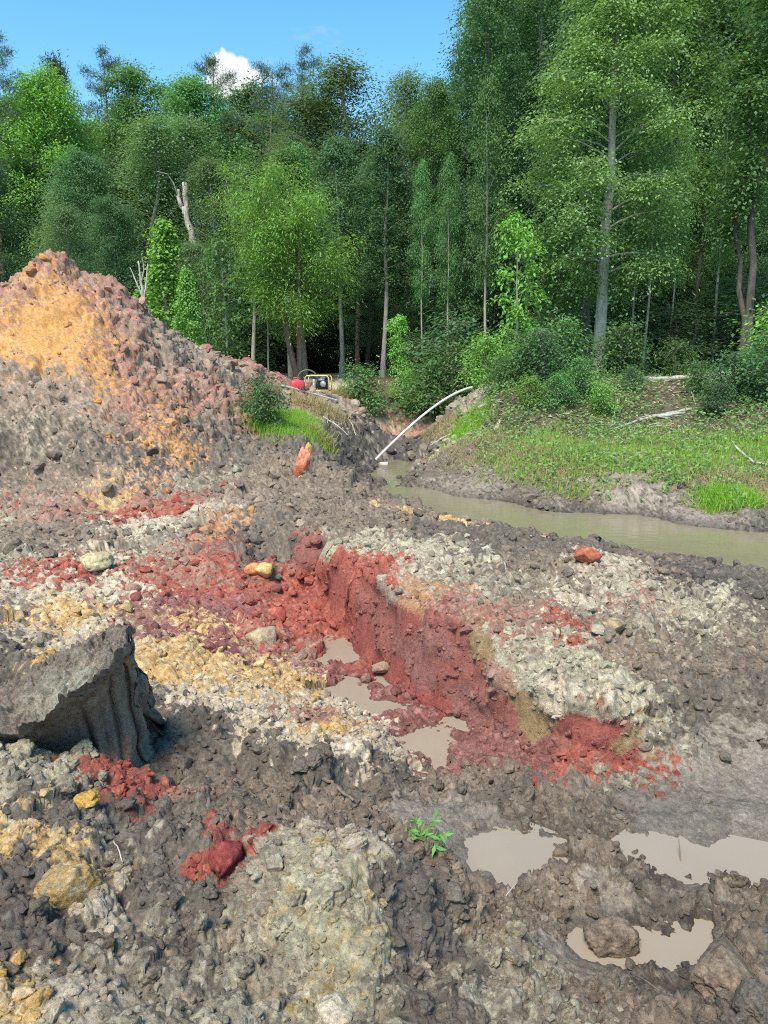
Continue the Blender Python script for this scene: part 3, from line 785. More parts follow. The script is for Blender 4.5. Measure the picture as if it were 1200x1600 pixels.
# ------------------------------------------------------------------ water
def sheet(name, pts, z, mat):
    c = np.mean(pts, 0)
    pts = [c + (p - c) * 1.18 for p in pts]
    n = len(pts)
    V = [(c[0], c[1], z)] + [(p[0], p[1], z) for p in pts]
    T = [(0, 1 + k, 1 + (k + 1) % n) for k in range(n)]
    o = link(name, mesh_np(name, V, None, T, [mat], False))
    o['kind'] = 'structure'
    return o


cl = [at_z(a, b, -.35)[:2] for a, b in [(628, 692), (604, 722), (606, 742), (640, 768), (700, 781), (780, 794), (860, 807), (960, 826), (1080, 848), (1200, 858), (1400, 872), (1700, 890)]]
hw = [1.0, 1.2, 1.3, 1.3, 1.5, 1.5, 1.5, 1.6, 1.7, 1.7, 1.7, 1.7]
cl = np.array(cl)
tt = np.gradient(cl, axis=0); tt /= np.linalg.norm(tt, axis=1)[:, None]
nn = np.stack([-tt[:, 1], tt[:, 0]], -1) * np.array(hw)[:, None]
V = np.concatenate([cl + nn, cl - nn])
k = len(cl)
V = np.concatenate([V, np.full((2 * k, 1), -.35)], 1)
o = link('creek_water', mesh_np('creek_water', V, [(i, i + 1, k + i + 1, k + i) for i in range(k - 1)], None, [M_CREEK], False))
o['kind'] = 'structure'
sheet('puddle_water', [at_z(a, b, -.09)[:2] for a, b in [(690, 1330), (720, 1285), (800, 1280), (880, 1310), (910, 1350), (860, 1385), (760, 1385)]], -.097, M_PUDDLE)
sheet('puddle_water', [at_z(a, b, -.10)[:2] for a, b in [(960, 1330), (1000, 1300), (1100, 1300), (1200, 1320), (1320, 1340), (1330, 1400), (1200, 1400), (1100, 1385), (1000, 1355)]], -.108, M_PUDDLE)
sheet('puddle_water', [at_z(a, b, -.10)[:2] for a, b in [(845, 1475), (870, 1430), (940, 1415), (1080, 1420), (1160, 1460), (1140, 1510), (1040, 1530), (900, 1510)]], -.104, M_PUDDLE)
sheet('puddle_water', [at_z(a, b, -.315)[:2] for a, b in [(480, 1035), (500, 1000), (540, 990), (600, 1050), (660, 1095), (720, 1130), (735, 1180), (740, 1215), (690, 1225), (620, 1185), (600, 1150), (560, 1120), (520, 1080)]], -.315, M_PUDDLE)

# ------------------------------------------------------------------ loose clods
def ico(sub):
    import bmesh
    bm = bmesh.new()
    bmesh.ops.create_icosphere(bm, subdivisions=sub, radius=1.0)
    V = np.array([v.co[:] for v in bm.verts]); T = np.array([[v.index for v in f.verts] for f in bm.faces])
    bm.free()
    return V, T


def lumpy(sub, seed, rough=.28, flat=.75, cells=1.0):
    V, T = ico(sub)
    r_ = np.random.default_rng(seed)
    off = r_.uniform(0, 50, 3)
    Q = (V + off).astype(F32)
    s = 1 + rough * fbm(Q, 1.6, 3, seed)
    f1, c1, _ = worley(Q, 2.6, seed)
    if cells < 1:
        s += .30 * np.abs(fbm(Q, 2.2, 7, seed + 9, .62)) + .10 * fbm(Q, 9, 4, seed + 12, .7)
    s += cells * rough * .8 * (c1 - .5) * np.clip(1.2 - f1, 0, 1)
    if sub >= 4:
        f1, c1, _ = worley(Q, 7, seed + 3)
        s += cells * .10 * (np.clip(1 - f1 ** 2 * 1.8, 0, 1) * (.3 + c1) - .3)
        f1, c1, _ = worley(Q, 15, seed + 4)
        s += cells * .07 * (np.clip(1 - f1 ** 2 * 1.8, 0, 1) * (.3 + c1) - .3)
        if sub >= 5:
            f1, c1, _ = worley(Q, 33, seed + 5)
            s += cells * .045 * (np.clip(1 - f1 ** 2 * 1.8, 0, 1) * (.3 + c1) - .3)
            s += .05 * np.abs(fbm(Q, 14, 4, seed + 8, .65))
    W = V * s[:, None] * np.array([r_.uniform(.7, 1.3), r_.uniform(.7, 1.3), flat * r_.uniform(.75, 1.15)])
    # a few flat broken faces
    for _ in range(9 if sub < 4 else 3):
        n = r_.normal(size=3); n /= np.linalg.norm(n)
        h = r_.uniform(.45, .8)
        dd = W @ n - h
        W = W - np.outer(np.clip(dd, 0, None) * .8, n)
    return W, T


def rotm(r_):
    q = r_.normal(size=4); q /= np.linalg.norm(q)
    w, x, y, z = q
    return np.array([[1 - 2 * (y * y + z * z), 2 * (x * y - z * w), 2 * (x * z + y * w)], [2 * (x * y + z * w), 1 - 2 * (x * x + z * z), 2 * (y * z - x * w)], [2 * (x * z - y * w), 2 * (y * z + x * w), 1 - 2 * (x * x + y * y)]])


CL2 = [lumpy(2, 100 + i, .5) for i in range(12)]
CL1 = [lumpy(1, 200 + i, .5) for i in range(8)]
dens = np.array([{'WM': .04, 'GS': .0, 'FF': .0, 'OL': .05, 'RW': .1, 'OR': .35, 'DG': .7, 'BK': .6}.get(k_, 1.0) for k_ in SK])
rw = dens[kind] * VIEW * (rad > 1.4) * (rad < 24)
wgt = rw * _area / np.maximum(rad, 2.5) ** 1.75
wgt[(P1[:, 2] < -.3)] *= .4
wgt *= 1 - .45 * heap
wgt *= np.where(N0[:, 2] < .5, np.where(rad < 9.5, 2.6, .5), 1)
wgt /= wgt.sum()
NC = 19000
idx = rng.choice(len(P1), NC, p=wgt)
u = rng.random(NC)
size = (.0046 + .0019 * rad[idx]) * (u + .006) ** -.46
size[12000:] = (.0034 + .0013 * rad[idx[12000:]]) * rng.uniform(.7, 1.5, NC - 12000)
size = np.minimum(size, .014 + .0085 * rad[idx])
mb = {1: [[], [], [], []], 2: [[], [], [], []]}
voff = {1: 0, 2: 0}
kc = kind[idx]
pc = (rng.random(NC) * 4.999).astype(int)
ccol = (.55 * colr[idx] + .45 * PAL[kc, pc]) * rng.uniform(.8, 1.15, (NC, 1))
big_order = np.argsort(-(size / rad[idx]))
BIG = set(big_order[:260].tolist())
acc = {1: ([], [], [], []), 2: ([], [], [], [])}
for c in range(NC):
    if c in BIG:
        continue
    lv = 2 if size[c] / rad[idx[c]] > .0042 else 1
    V, T = (CL2[c % 12] if lv == 2 else CL1[c % 8])
    Rm = rotm(rng)
    W = (V @ Rm.T) * size[c] * np.array([1, 1, .8]) + P1[idx[c]] + N0[idx[c]] * size[c] * (.05 if N0[idx[c], 2] > .5 else -.25)
    a = acc[lv]
    n0 = sum(map(len, a[0])) if False else voff[lv]
    a[0].append(W); a[1].append(T + n0)
    a[2].append(np.repeat(ccol[c][None], len(V), 0)); a[3].append(np.full(len(V), WET[kc[c]] * .8))
    voff[lv] += len(V)
V = np.concatenate(acc[1][0] + acc[2][0]); n1 = voff[1]
T = np.concatenate(acc[1][1] + [t + n1 for t in acc[2][1]])
C = np.concatenate(acc[1][2] + acc[2][2]); Wt = np.concatenate(acc[1][3] + acc[2][3])
o = link('crumbled_clay', mesh_np('crumbled_clay', V, None, T, [M_SOIL], False, {'Col': ('FLOAT_COLOR', C), 'wet': ('FLOAT', Wt)}))
stuff(o, 'crumbled clay and soil of every colour strewn over the diggings', 'soil')

# the largest loose clods, each an object of its own
def zone(p):
    """which landmark a clod lies by"""
    x, y, z = p
    r = math.hypot(x, y)
    f = y * cp_ - (z - CAMZ) * sp_
    u = 600 + FPX * x / f
    v = 800 - FPX * (y * sp_ + (z - CAMZ) * cp_) / f
    if r > 11.5 and x < -1.0:
        return 'on the upper part of the spoil heap' if v < 600 else 'on the foot of the spoil heap'
    if r < 3.0 and u < 760:
        if v > 1500:
            return 'at the bottom edge, ' + ('left' if u < 250 else 'middle' if u < 520 else 'right')
        if u < 170:
            return 'in the left near rubble below the mud slab'
        if u < 400:
            return 'in the near rubble left of the pale clay mass'
        return 'on the pale clay mass in the foreground' if u < 600 else 'on the dark side of the pale clay mass'
    if r < 4.3 and x > .2:
        return 'around the nearest puddle' if v > 1400 else 'between the upper two puddles' if v > 1270 else 'before the red end of the trench wall'
    if z > .05 and x > -.9:
        return ('on the pale rubble beside the creek' if r > 6.5 else 'on the pale rubble right of the trench wall') if u < 1000 else 'on the grey rubble at the right edge'
    if z < -.05:
        return 'on the floor of the trench'
    return 'in the hollow behind the near rubble' if r < 4.4 else 'on the yellow and cream ground left of the trench' if r < 6 else 'on the red ground at the head of the trench'


CN = {'DG': 'dark grey', 'BG': 'brown', 'LG': 'pale grey-green', 'LD': 'grey', 'GB': 'grey-green', 'RB': 'dark red', 'CR': 'cream', 'CG': 'pale beige', 'YE': 'ochre yellow', 'OR': 'orange', 'OT': 'orange brown', 'RD': 'brick red', 'PU': 'purple red', 'TR': 'reddish brown', 'TN': 'tan', 'OL': 'olive', 'RW': 'brick red', 'WM': 'wet grey', 'BK': 'blackish'}
CL3 = [lumpy(4, 300 + i, .5) for i in range(8)]
clod_me = {}
for c in sorted(BIG):
    kk = SK[kc[c]]
    key = (c % 8, kk)
    if key not in clod_me:
        V, T = CL3[c % 8]
        ki = kc[c]
        f1, c1, c2 = worley((V * .5 + c % 8).astype(F32), 5, 3)
        Cc = PAL[ki, (c1 * 4.99).astype(int)] * .5 + PAL[ki, c % 5] * .5
        clod_me[key] = mesh_np('clay_clod', V, None, T, [M_SOIL], True, {'Col': ('FLOAT_COLOR', Cc), 'wet': ('FLOAT', np.full(len(V), WET[ki]))})
    p = P1[idx[c]] + N0[idx[c]] * size[c] * .08
    o = link('clay_clod', clod_me[key], None, p, rng.uniform(0, 6.28, 3), np.array([1, 1, .85]) * size[c])
    zn = zone(P1[idx[c]])
    sz = 'big' if size[c] / rad[idx[c]] > .0125 else 'small'
    tag(o, f'{sz} loose {CN.get(kk, "brown")} clay clod {zn}', 'clod', f'{sz} {CN.get(kk, "brown")} clods {zn}')


def hero_clod(name, px, py, w, label, cols, wet=0., seed=1, flat=.8, sub=5, sink=.3, cat='clod', rough=.3, stretch=(1, 1, 1), rz=0., tilt=(0, 0), lift=0., cells=1.0):
    """one notable lump; px, py = where it touches the ground, w = half width in metres"""
    V, T = lumpy(sub, seed, rough, flat, cells)
    V = V * np.array(stretch)
    p = hit(px, py)
    z = final_z(p[0], p[1])
    Q = (V * 3 + seed).astype(F32)
    n = fbm(Q, 1.2, 6, seed, .75) * .75 + .5
    f1, c1, c2 = worley(Q, 9, seed)
    cols = np.array(cols) * np.array([1.07, 1.0, .86])
    k1 = np.clip((n - .3) / .4 * (len(cols) - 1), 0, len(cols) - 1.001)
    i0 = k1.astype(int); f = (k1 - i0)[:, None]
    C = (cols[i0] * (1 - f) + cols[i0 + 1] * f) * (.8 + .4 * c1)[:, None]
    me = mesh_np(name, V, None, T, [M_SOIL], True, {'Col': ('FLOAT_COLOR', C), 'wet': ('FLOAT', np.full(len(V), wet))})
    o = link(name, me, None, (p[0], p[1], z + w * flat * (1 - 2 * sink) + lift), (tilt[0], tilt[1], rz), (w, w, w))
    return tag(o, label, cat)


hero_clod('mud_clod', 952, 1490, .115, 'large dark brown mud clod sitting in the nearest puddle', [(.11, .088, .072), (.18, .145, .118), (.24, .195, .16)], .15, 5, .78, 5, .22)
hero_clod('mud_clod', 1130, 1535, .11, 'rounded brown mud clod at the right front edge of the nearest puddle', [(.13, .10, .08), (.20, .16, .125), (.26, .21, .17)], .1, 8, .75, 5, .25)
hero_clod('mud_clod', 1180, 1590, .085, 'smooth dark slate grey mud lump in the bottom right corner', [(.10, .095, .085), (.15, .14, .125), (.12, .11, .098)], .5, 19, .6, 5, .4, rough=.45)
hero_clod('pale_stone', 522, 1592, .065, 'rounded cream stone at the bottom edge below the clay boulder', [(.50, .44, .35), (.58, .52, .43), (.42, .36, .28)], 0, 21, .6, 4, .25, cat='stone', rough=.16, stretch=(1.1, .8, .9), rz=-.5)
hero_clod('clay_clod', 918, 884, .13, 'single brick red clod on the grey ridge beside the creek', [(.36, .10, .06), (.42, .15, .09), (.28, .08, .055)], 0, 31, .8, 3, .2)
hero_clod('clay_clod', 958, 996, .10, 'rounded tan brown clod on the pale rubble', [(.24, .18, .11), (.40, .33, .22), (.18, .14, .09)], 0, 33, .6, 3, .2)
hero_clod('clay_slab', 472, 745, .26, 'upright brick red clay slab leaning below the grass clump', [(.45, .14, .09), (.40, .11, .07), (.50, .24, .16)], 0, 35, 1.2, 4, .25, cat='slab', stretch=(.42, .4, 1.15), tilt=(0, .18))
hero_clod('clay_slab', 483, 712, .13, 'yellow ochre lump leaning against the upright red clay slab', [(.45, .32, .14), (.40, .27, .10), (.52, .40, .22)], 0, 36, 1.1, 3, .2, cat='clod', stretch=(.7, .6, 1.1), tilt=(0, -.4))
hero_clod('clay_clod', 596, 1052, .075, 'greyish tan clod at the foot of the red trench wall', [(.25, .17, .12), (.33, .24, .18), (.20, .13, .10)], 0, 41, .8, 3, .15)
hero_clod('clay_clod', 416, 912, .11, 'yellow ochre block at the head of the trench', [(.52, .36, .14), (.56, .42, .2), (.46, .30, .11)], 0, 43, .75, 3, .2)
hero_clod('clay_clod', 397, 902, .085, 'orange block beside the yellow one at the trench head', [(.48, .22, .1), (.42, .17, .08), (.5, .28, .14)], 0, 44, .8, 3, .2)
hero_clod('clay_clod', 433, 972, .10, 'salmon red block half way down the trench floor', [(.44, .12, .09), (.38, .09, .07), (.46, .18, .13)], 0, 46, .9, 3, .2)
hero_clod('clay_clod', 150, 892, .22, 'flat cream yellow lump in the red band left of the trench', [(.50, .45, .28), (.42, .37, .22), (.55, .5, .36)], 0, 47, .45, 4, .2)
hero_clod('clay_clod', 415, 1000, .14, 'pale beige rough lump on the purple soil by the trench', [(.36, .30, .22), (.44, .38, .28), (.28, .2, .15)], 0, 48, .55, 3, .2)
hero_clod('clay_clod', 138, 1272, .05, 'mustard yellow lump on the near rubble before the mud slab', [(.50, .31, .06), (.42, .26, .07), (.55, .38, .12)], 0, 51, .6, 4, .1, stretch=(1.2, .9, 1))
hero_clod('clay_clod', 355, 1385, .075, 'dark crimson clod in the grey rubble left of the clay boulder', [(.28, .05, .05), (.22, .045, .045), (.32, .07, .06)], .1, 52, .9, 4, .35)
hero_clod('clay_clod', 110, 1400, .10, 'ochre streaked clod in the left foreground', [(.36, .26, .12), (.44, .29, .09), (.30, .24, .16), (.4, .36, .26)], 0, 54, .9, 5, .3)
hero_clod('clay_clod', 470, 750, .0001 + .05, 'small pale clod in front of the upright red slab', [(.44, .38, .3), (.38, .33, .26), (.5, .44, .36)], 0, 55, .7, 3, .2)

# ------------------------------------------------------------------ mud slab torn by the digger bucket, left
def mud_slab():
    ns, nd = 230, 240
    S = np.linspace(-.25, 1.25, ns)
    # key curves over s: lip, face foot, back crest (px, py, Y)
    ks = [-.25, 0, .3, .55, .75, .9, 1.0, 1.12, 1.25]
    lip = np.array([at_y(a, b, c) for a, b, c in [(-60, 1205, 3.30), (25, 1150, 3.32), (85, 1112, 3.34), (130, 1082, 3.36), (160, 1055, 3.42), (190, 1018, 3.50), (204, 994, 3.60), (210, 1030, 3.72), (222, 1110, 3.75)]])
    foot = np.array([at_z(a, b, c) for a, b, c in [(-10, 1275, .02), (70, 1262, .02), (115, 1262, .0), (160, 1258, -.02), (190, 1250, -.02), (212, 1238, -.02), (232, 1220, -.02), (250, 1195, -.02), (262, 1170, -.02)]])
    back = np.array([at_y(a, b, c) for a, b, c in [(-120, 1120, 3.8), (-30, 1080, 3.8), (50, 1050, 3.8), (95, 1026, 3.8), (140, 1006, 3.8), (178, 988, 3.8), (206, 988, 3.74), (212, 1025, 3.85), (222, 1100, 3.85)]])
    I = lambda A: np.stack([np.interp(S, ks, A[:, i]) for i in range(3)], -1)
    L, Ft, B = I(lip), I(foot), I(back)
    rear = B + np.array([-.05, .55, 0]); rear[:, 2] = -.05
    under = L + np.array([-.02, .12, -.085])
    V = np.zeros((ns, nd, 3)); C = np.zeros((ns, nd, 3))
    seg = [24, 110, 16, 90]
    top_c = np.array([.18, .148, .112]); grn = np.array([.31, .29, .22]); face = np.array([.22, .168, .120])
    for i in range(ns):
        s = S[i]
        out = []
        a = np.linspace(0, 1, seg[0], endpoint=False)[:, None]
        out.append(rear[i] * (1 - a) + B[i] * a)
        a = np.linspace(0, 1, seg[1], endpoint=False)[:, None]
        p = B[i] * (1 - a) + L[i] * a
        p[:, 2] += .05 * np.sin(np.pi * a[:, 0])
        out.append(p)
        a = np.linspace(0, 1, seg[2], endpoint=False)[:, None]
        out.append(L[i] * (1 - a) + under[i] * a)
        a = np.linspace(0, 1, seg[3])[:, None]
        p = under[i] * (1 - a) + Ft[i] * a
        # hollow, curved like the bucket's path
        nrm = np.array([.25, -1.0, .15]); nrm /= np.linalg.norm(nrm)
        depth = -.16 * np.sin(np.pi * a[:, 0] ** .8) * (1.0 - .5 * max(0, s))
        # grooves of the teeth on the right half
        gph = (s - .42) / .58 * 3.6 - .75 * a[:, 0] ** 1.6 + .25 * np.sin(s * 9) + 1.0
        gr = 0.0
        if s > .38:
            w = min(1, (s - .38) / .1)
            gr = w * .09 * (np.abs(np.sin(np.pi * gph)) ** .7 - .6) * (.6 + .5 * np.sin(gph * 1.7 + 1))
        p = p + nrm * (depth + gr)[:, None]
        out.append(p)
        V[i] = np.concatenate(out)
        cc = np.concatenate([np.repeat(top_c[None], seg[0] + seg[1] + seg[2], 0), np.repeat(face[None], seg[3], 0)])
        a = np.linspace(0, 1, seg[1])
        wgr = np.clip((a - .55) / .25, 0, 1) * np.clip(1 - abs(s - .45) / .45, 0, 1)
        cc[seg[0]:seg[0] + seg[1]] = top_c * (1 - wgr[:, None]) + grn * wgr[:, None]
        C[i] = cc
    V = V.reshape(-1, 3); C = C.reshape(-1, 3)
    Pq = V.astype(F32)
    rr0 = np.tile(S[:, None], (1, nd)).ravel()
    isface = np.tile(np.concatenate([np.zeros(sum(seg[:3])), np.ones(seg[3])]), ns)
    isface *= np.tile(np.concatenate([np.zeros(sum(seg[:3])), np.clip(np.linspace(0, 1, seg[3]) * 8, 0, 1)]), ns)
    n = .05 * fbm(Pq, 4, 4, 401) + .02 * fbm(Pq, 22, 3, 402)
    for s_, a_ in ((5, .07), (9, .05), (19, .04), (40, .03)):
        f1, c1, c2 = worley(Pq, s_, 403)
        n += a_ * (np.clip(1 - (f1 / .72) ** 2, 0, 1) * c1 - .2)
    n *= (1 - np.where(rr0 > .95, .35, .85) * isface)
    V[:, 2] += n
    V[:, 1] -= .5 * n * (1 - isface)
    # ragged lip and broken right edge
    rr = np.tile(S[:, None], (1, nd)).ravel()
    V += (1 - isface)[:, None] * .05 * np.stack([fbm(Pq, 6, 4, 421, .6), fbm(Pq, 6, 4, 422, .6), fbm(Pq, 6, 4, 423, .6)], -1)
    V[:, 0] += np.where(rr > .8, (rr - .8) / .2, 0) * .06 * fbm(Pq, 7, 3, 411)
    C *= (1 + .3 * fbm(Pq, 14, 3, 405) * (1 - .6 * isface))[:, None]
    C *= (1 + .12 * fbm(Pq * np.array([1, 1, .15], F32), 40, 2, 406) * isface)[:, None]
    wet = np.where(isface > .5, .15, .3)
    i, j = np.meshgrid(np.arange(ns - 1), np.arange(nd - 1), indexing='ij')
    q = np.stack([i * nd + j, i * nd + j + 1, (i + 1) * nd + j + 1, (i + 1) * nd + j], -1).reshape(-1, 4)
    # close both ends
    V = np.concatenate([V, [V[:nd].mean(0), V[-nd:].mean(0)]]); C = np.concatenate([C, [face, face]]); wet = np.concatenate([wet, [.2, .2]])
    nv = ns * nd
    T = [(nv, k_ + 1, k_) for k_ in range(nd - 1)] + [(nv + 1, (ns - 1) * nd + k_, (ns - 1) * nd + k_ + 1) for k_ in range(nd - 1)]
    o = link('mud_slab', mesh_np('mud_slab', V, q, T, [M_SOIL], True, {'Col': ('FLOAT_COLOR', C), 'wet': ('FLOAT', wet)}))
    tag(o, 'standing slab of dark mud with digger tooth grooves and overhanging crust', 'mud slab')


mud_slab()

# ------------------------------------------------------------------ vegetation builders
def leaves(mb, Pc, Nn, Tn, ln, wd):
    """rhombic leaves folded along the midrib: centres, normals, directions, lengths, widths"""
    B = np.cross(Nn, Tn)
    B /= np.linalg.norm(B, axis=1)[:, None] + 1e-9
    Tn = np.cross(B, Nn)
    a = Pc - Tn * ln[:, None] * .5
    c = Pc + Tn * ln[:, None] * .5
    lft = Pc + B * wd[:, None] * .5 + Nn * wd[:, None] * .12 - Tn * ln[:, None] * .06
    rgt = Pc - B * wd[:, None] * .5 + Nn * wd[:, None] * .12 - Tn * ln[:, None] * .06
    n = len(Pc)
    V = np.stack([a, rgt, c, lft], 1).reshape(-1, 3)
    q = np.arange(n * 4).reshape(n, 4)
    mb.add(V, q)


PROFILE = {
    'oval': lambda u: np.sin(np.pi * np.clip(u * .92 + .06, 0, 1)) ** .6,
    'cone': lambda u: (1 - u) ** .8 * .95 + .06,
    'round': lambda u: np.sqrt(np.clip(1 - (2 * u - 1) ** 2, 0, 1)) * .9 + .1,
    'top': lambda u: (.35 + .65 * np.clip(u * 1.6, 0, 1)) * np.sqrt(np.clip(1 - np.clip(u * 1.9 - .9, 0, 1) ** 2, 0, 1)) + .08,
    'column': lambda u: .75 + .25 * np.sin(u * 9) - .55 * np.clip(u - .7, 0, 1) / .3,
    'pine': lambda u: (.35 + .9 * np.sin(np.pi * np.clip(u * .8 + .1, 0, 1))) * .75,
}


def tree_meshes(name, seed, H, r0, cb, W, prof, nl, nleaf, lf, lw, up, droop, sh, sv, bark, leafm, lean=0., wander=.12, sub=3, stems=1, needle=False, tipbias=.35, spread=0.):
    r_ = np.random.default_rng(seed)
    wood = MB(); crown = MB()
    sprays = []
    for st in range(stems):
        n = 11
        t = np.linspace(0, 1, n)
        az = r_.uniform(0, 6.28)
        w = np.cumsum(r_.normal(0, wander, (n, 2)), 0) * (H / 16)
        w -= w[0]
        off = np.array([math.cos(az), math.sin(az)]) * spread
        hh = H * (1 if st == 0 else r_.uniform(.7, .97))
        tr = np.stack([w[:, 0] + lean * H * t ** 1.3 + off[0] * t ** .8 * hh, w[:, 1] + off[1] * t ** .8 * hh, t * hh], -1)
        rad_ = r0 * (1 - t) ** .8 * (1 if st == 0 else .7) + .018
        rad_[0] *= 1.35
        wood.tube(tr, rad_, 8, cap=False)
        m = max(4, int(nl / stems))
        for i in range(m):
            uu = (i + r_.uniform(.1, .9)) / m
            th = cb + (1 - cb) * uu * .97
            base = np.array([np.interp(th, t, tr[:, k_]) for k_ in range(3)])
            L = W * PROFILE[prof](np.array(uu)) * r_.uniform(.65, 1.15)
            a = i * 2.4 + r_.uniform(-.5, .5)
            e = up * r_.uniform(.6, 1.3) + (.5 * uu if not needle else .15)
            m2 = 6
            q = np.linspace(0, 1, m2)
            bend = r_.normal(0, .18)
            ang = a + bend * q
            hx = L * q * math.cos(e)
            pz = L * q * math.sin(e) - droop * L * q ** 2 + r_.normal(0, .04) * L * q
            path = np.stack([base[0] + hx * np.cos(ang), base[1] + hx * np.sin(ang), base[2] + pz], -1)
            br = max(.010, .24 * np.interp(th, t, rad_)) * (1 - q * .85) + .004
            wood.tube(path, br, 5, cap=False)
            sprays += [(path[k_], L) for k_ in range(2, m2) if r_.random() < tipbias + .18 * k_]
            for k_ in range(sub):
                f = r_.uniform(.3, .95)
                b2 = np.array([np.interp(f, q, path[:, c]) for c in range(3)])
                L2 = L * r_.uniform(.25, .5) * (1.15 - f * .5)
                a2 = np.interp(f, q, ang) + r_.choice([-1, 1]) * r_.uniform(.5, 1.2)
                e2 = r_.uniform(-.15, .5)
                q2 = np.linspace(0, 1, 4)
                p2 = np.stack([b2[0] + L2 * q2 * math.cos(a2), b2[1] + L2 * q2 * math.sin(a2), b2[2] + L2 * q2 * math.sin(e2) - droop * L2 * q2 ** 2], -1)
                wood.tube(p2, .35 * br[2] * (1 - q2 * .8) + .004, 4, cap=False)
                sprays += [(p2[2], L), (p2[3], L)]
        sprays.append((tr[-1], W * .3)); sprays.append((tr[-2], W * .4))
    sprays_p = np.array([s[0] for s in sprays]); ns = len(sprays_p)
    wt = r_.uniform(.3, 1.0, ns); wt /= wt.sum()
    si = r_.choice(ns, nleaf, p=wt)
    ctr = sprays_p[si]
    axis = np.array([0, 0, 0.])
    tilt = r_.normal(0, .28, (ns, 2))
    if needle:
        dv_ = r_.normal(size=(nleaf, 3)); dv_[:, 2] += .35
        dv_ /= np.linalg.norm(dv_, axis=1)[:, None]
        Pc = ctr + r_.normal(0, 1, (nleaf, 3)) * np.array([sh, sh, sv]) + dv_ * lf * .5
        Nn = np.cross(dv_, r_.normal(size=(nleaf, 3))); Nn /= np.linalg.norm(Nn, axis=1)[:, None]
        leaves(crown, Pc, Nn, dv_, lf * r_.uniform(.7, 1.2, nleaf), np.full(nleaf, lw))
    else:
        g_ = r_.normal(0, 1, (nleaf, 3))
        offs = g_ * np.array([sh, sh, sv])
        offs[:, 2] += tilt[si, 0] * offs[:, 0] + tilt[si, 1] * offs[:, 1] - .25 * (offs[:, 0] ** 2 + offs[:, 1] ** 2) / max(sh, .05)
        Pc = ctr + offs
        Nn = r_.normal(0, .38, (nleaf, 3)); Nn[:, 2] += 1
        Nn[:, :2] += .35 * offs[:, :2] / max(sh, .05)
        Nn /= np.linalg.norm(Nn, axis=1)[:, None]
        Tn = offs + r_.normal(0, .5 * sh, (nleaf, 3)); Tn[:, 2] -= .35 * sh
        Tn /= np.linalg.norm(Tn, axis=1)[:, None] + 1e-9
        s_ = r_.uniform(.6, 1.25, nleaf)
        leaves(crown, Pc, Nn, Tn, lf * s_, lw * s_)
    return wood.mesh(name + '_trunk', [bark]), crown.mesh(name + '_crown', [leafm], False), H


#                     name  seed  H   r0   cb   W   prof  nl nleaf  lf   lw   up  droop sh  sv
PT = {}
PT['oak'] = tree_meshes('oak', 1, 16, .20, .16, 3.6, 'oval', 46, 36000, .15, .10, .55, .25, .46, .22, M_BARKD, M_MID)
PT['oak2'] = tree_meshes('oak2', 2, 16, .20, .10, 3.2, 'round', 46, 36000, .145, .095, .45, .30, .44, .20, M_BARKD, M_MID)
PT['tall'] = tree_meshes('tall', 3, 20, .22, .12, 2.9, 'column', 60, 42000, .145, .095, .35, .35, .44, .22, M_BARKD, M_DARK)
PT['airy'] = tree_meshes('airy', 4, 16, .15, .28, 2.7, 'oval', 40, 20000, .13, .068, .75, .15, .42, .26, M_BARKG, M_GREY)
PT['gum'] = tree_meshes('gum', 5, 8, .08, .08, 2.1, 'cone', 40, 9000, .17, .14, .35, .22, .24, .12, M_BARKG, M_LIME, wander=.06)
PT['slim'] = tree_meshes('slim', 6, 15, .155, .40, 2.2, 'oval', 34, 13000, .17, .10, .5, .2, .42, .18, M_BARKG, M_MID, wander=.08)
PT['pine'] = tree_meshes('pine', 7, 20, .18, .55, 2.2, 'pine', 30, 9000, .30, .028, .35, .05, .20, .14, M_BARKB, M_PINE, needle=True, tipbias=-.2, sub=2, wander=.06)
PT['densepine'] = tree_meshes('densepine', 8, 20, .22, .30, 2.8, 'cone', 54, 16000, .32, .045, .3, .05, .26, .16, M_BARKB, M_PINE, needle=True, tipbias=.1, wander=.05)
PT['sapling'] = tree_meshes('sapling', 9, 6, .05, .22, 1.25, 'round', 22, 3200, .17, .11, .25, .12, .26, .08, M_BARKG, M_LIME, wander=.06)
PT['shrub'] = tree_meshes('shrub', 10, 2.0, .025, .05, 1.0, 'round', 26, 3200, .12, .06, .6, .15, .24, .18, M_TWIG, M_MID, stems=4, spread=.22, wander=.15)
PT['shrub2'] = tree_meshes('shrub2', 11, 2.4, .025, .05, 1.1, 'oval', 28, 3800, .10, .05, .7, .25, .2, .16, M_TWIG, M_GREY, stems=5, spread=.22, wander=.15)


def place(proto, name, label, px, Y, top=None, base_py=None, rot=None, wscale=1.0, leafm=None, bark=None, group=None, cat='tree', height=None, z=None):
    tm, cm, H = PT[proto]
    x = at_y(px, 590, Y)[0]
    gz = ground_z(x, Y)[0] if z is None else z
    if top is not None:
        height = at_y(px, top, Y)[2] - gz
    s = height / H
    e = link(name, None, None, (x, Y, gz - .05))
    e.rotation_euler = (0, 0, rng.uniform(0, 6.28) if rot is None else rot)
    e.scale = (s * wscale, s * wscale, s)
    for nm, me_, mt in (('trunk' if cat == 'tree' else 'stem', tm, bark), ('crown' if cat == 'tree' else 'foliage', cm, leafm)):
        o_ = link(nm, me_, e)
        if mt:
            o_.material_slots[0].link = 'OBJECT'
            o_.material_slots[0].material = mt
    tag(e, label, cat, group)
    return e



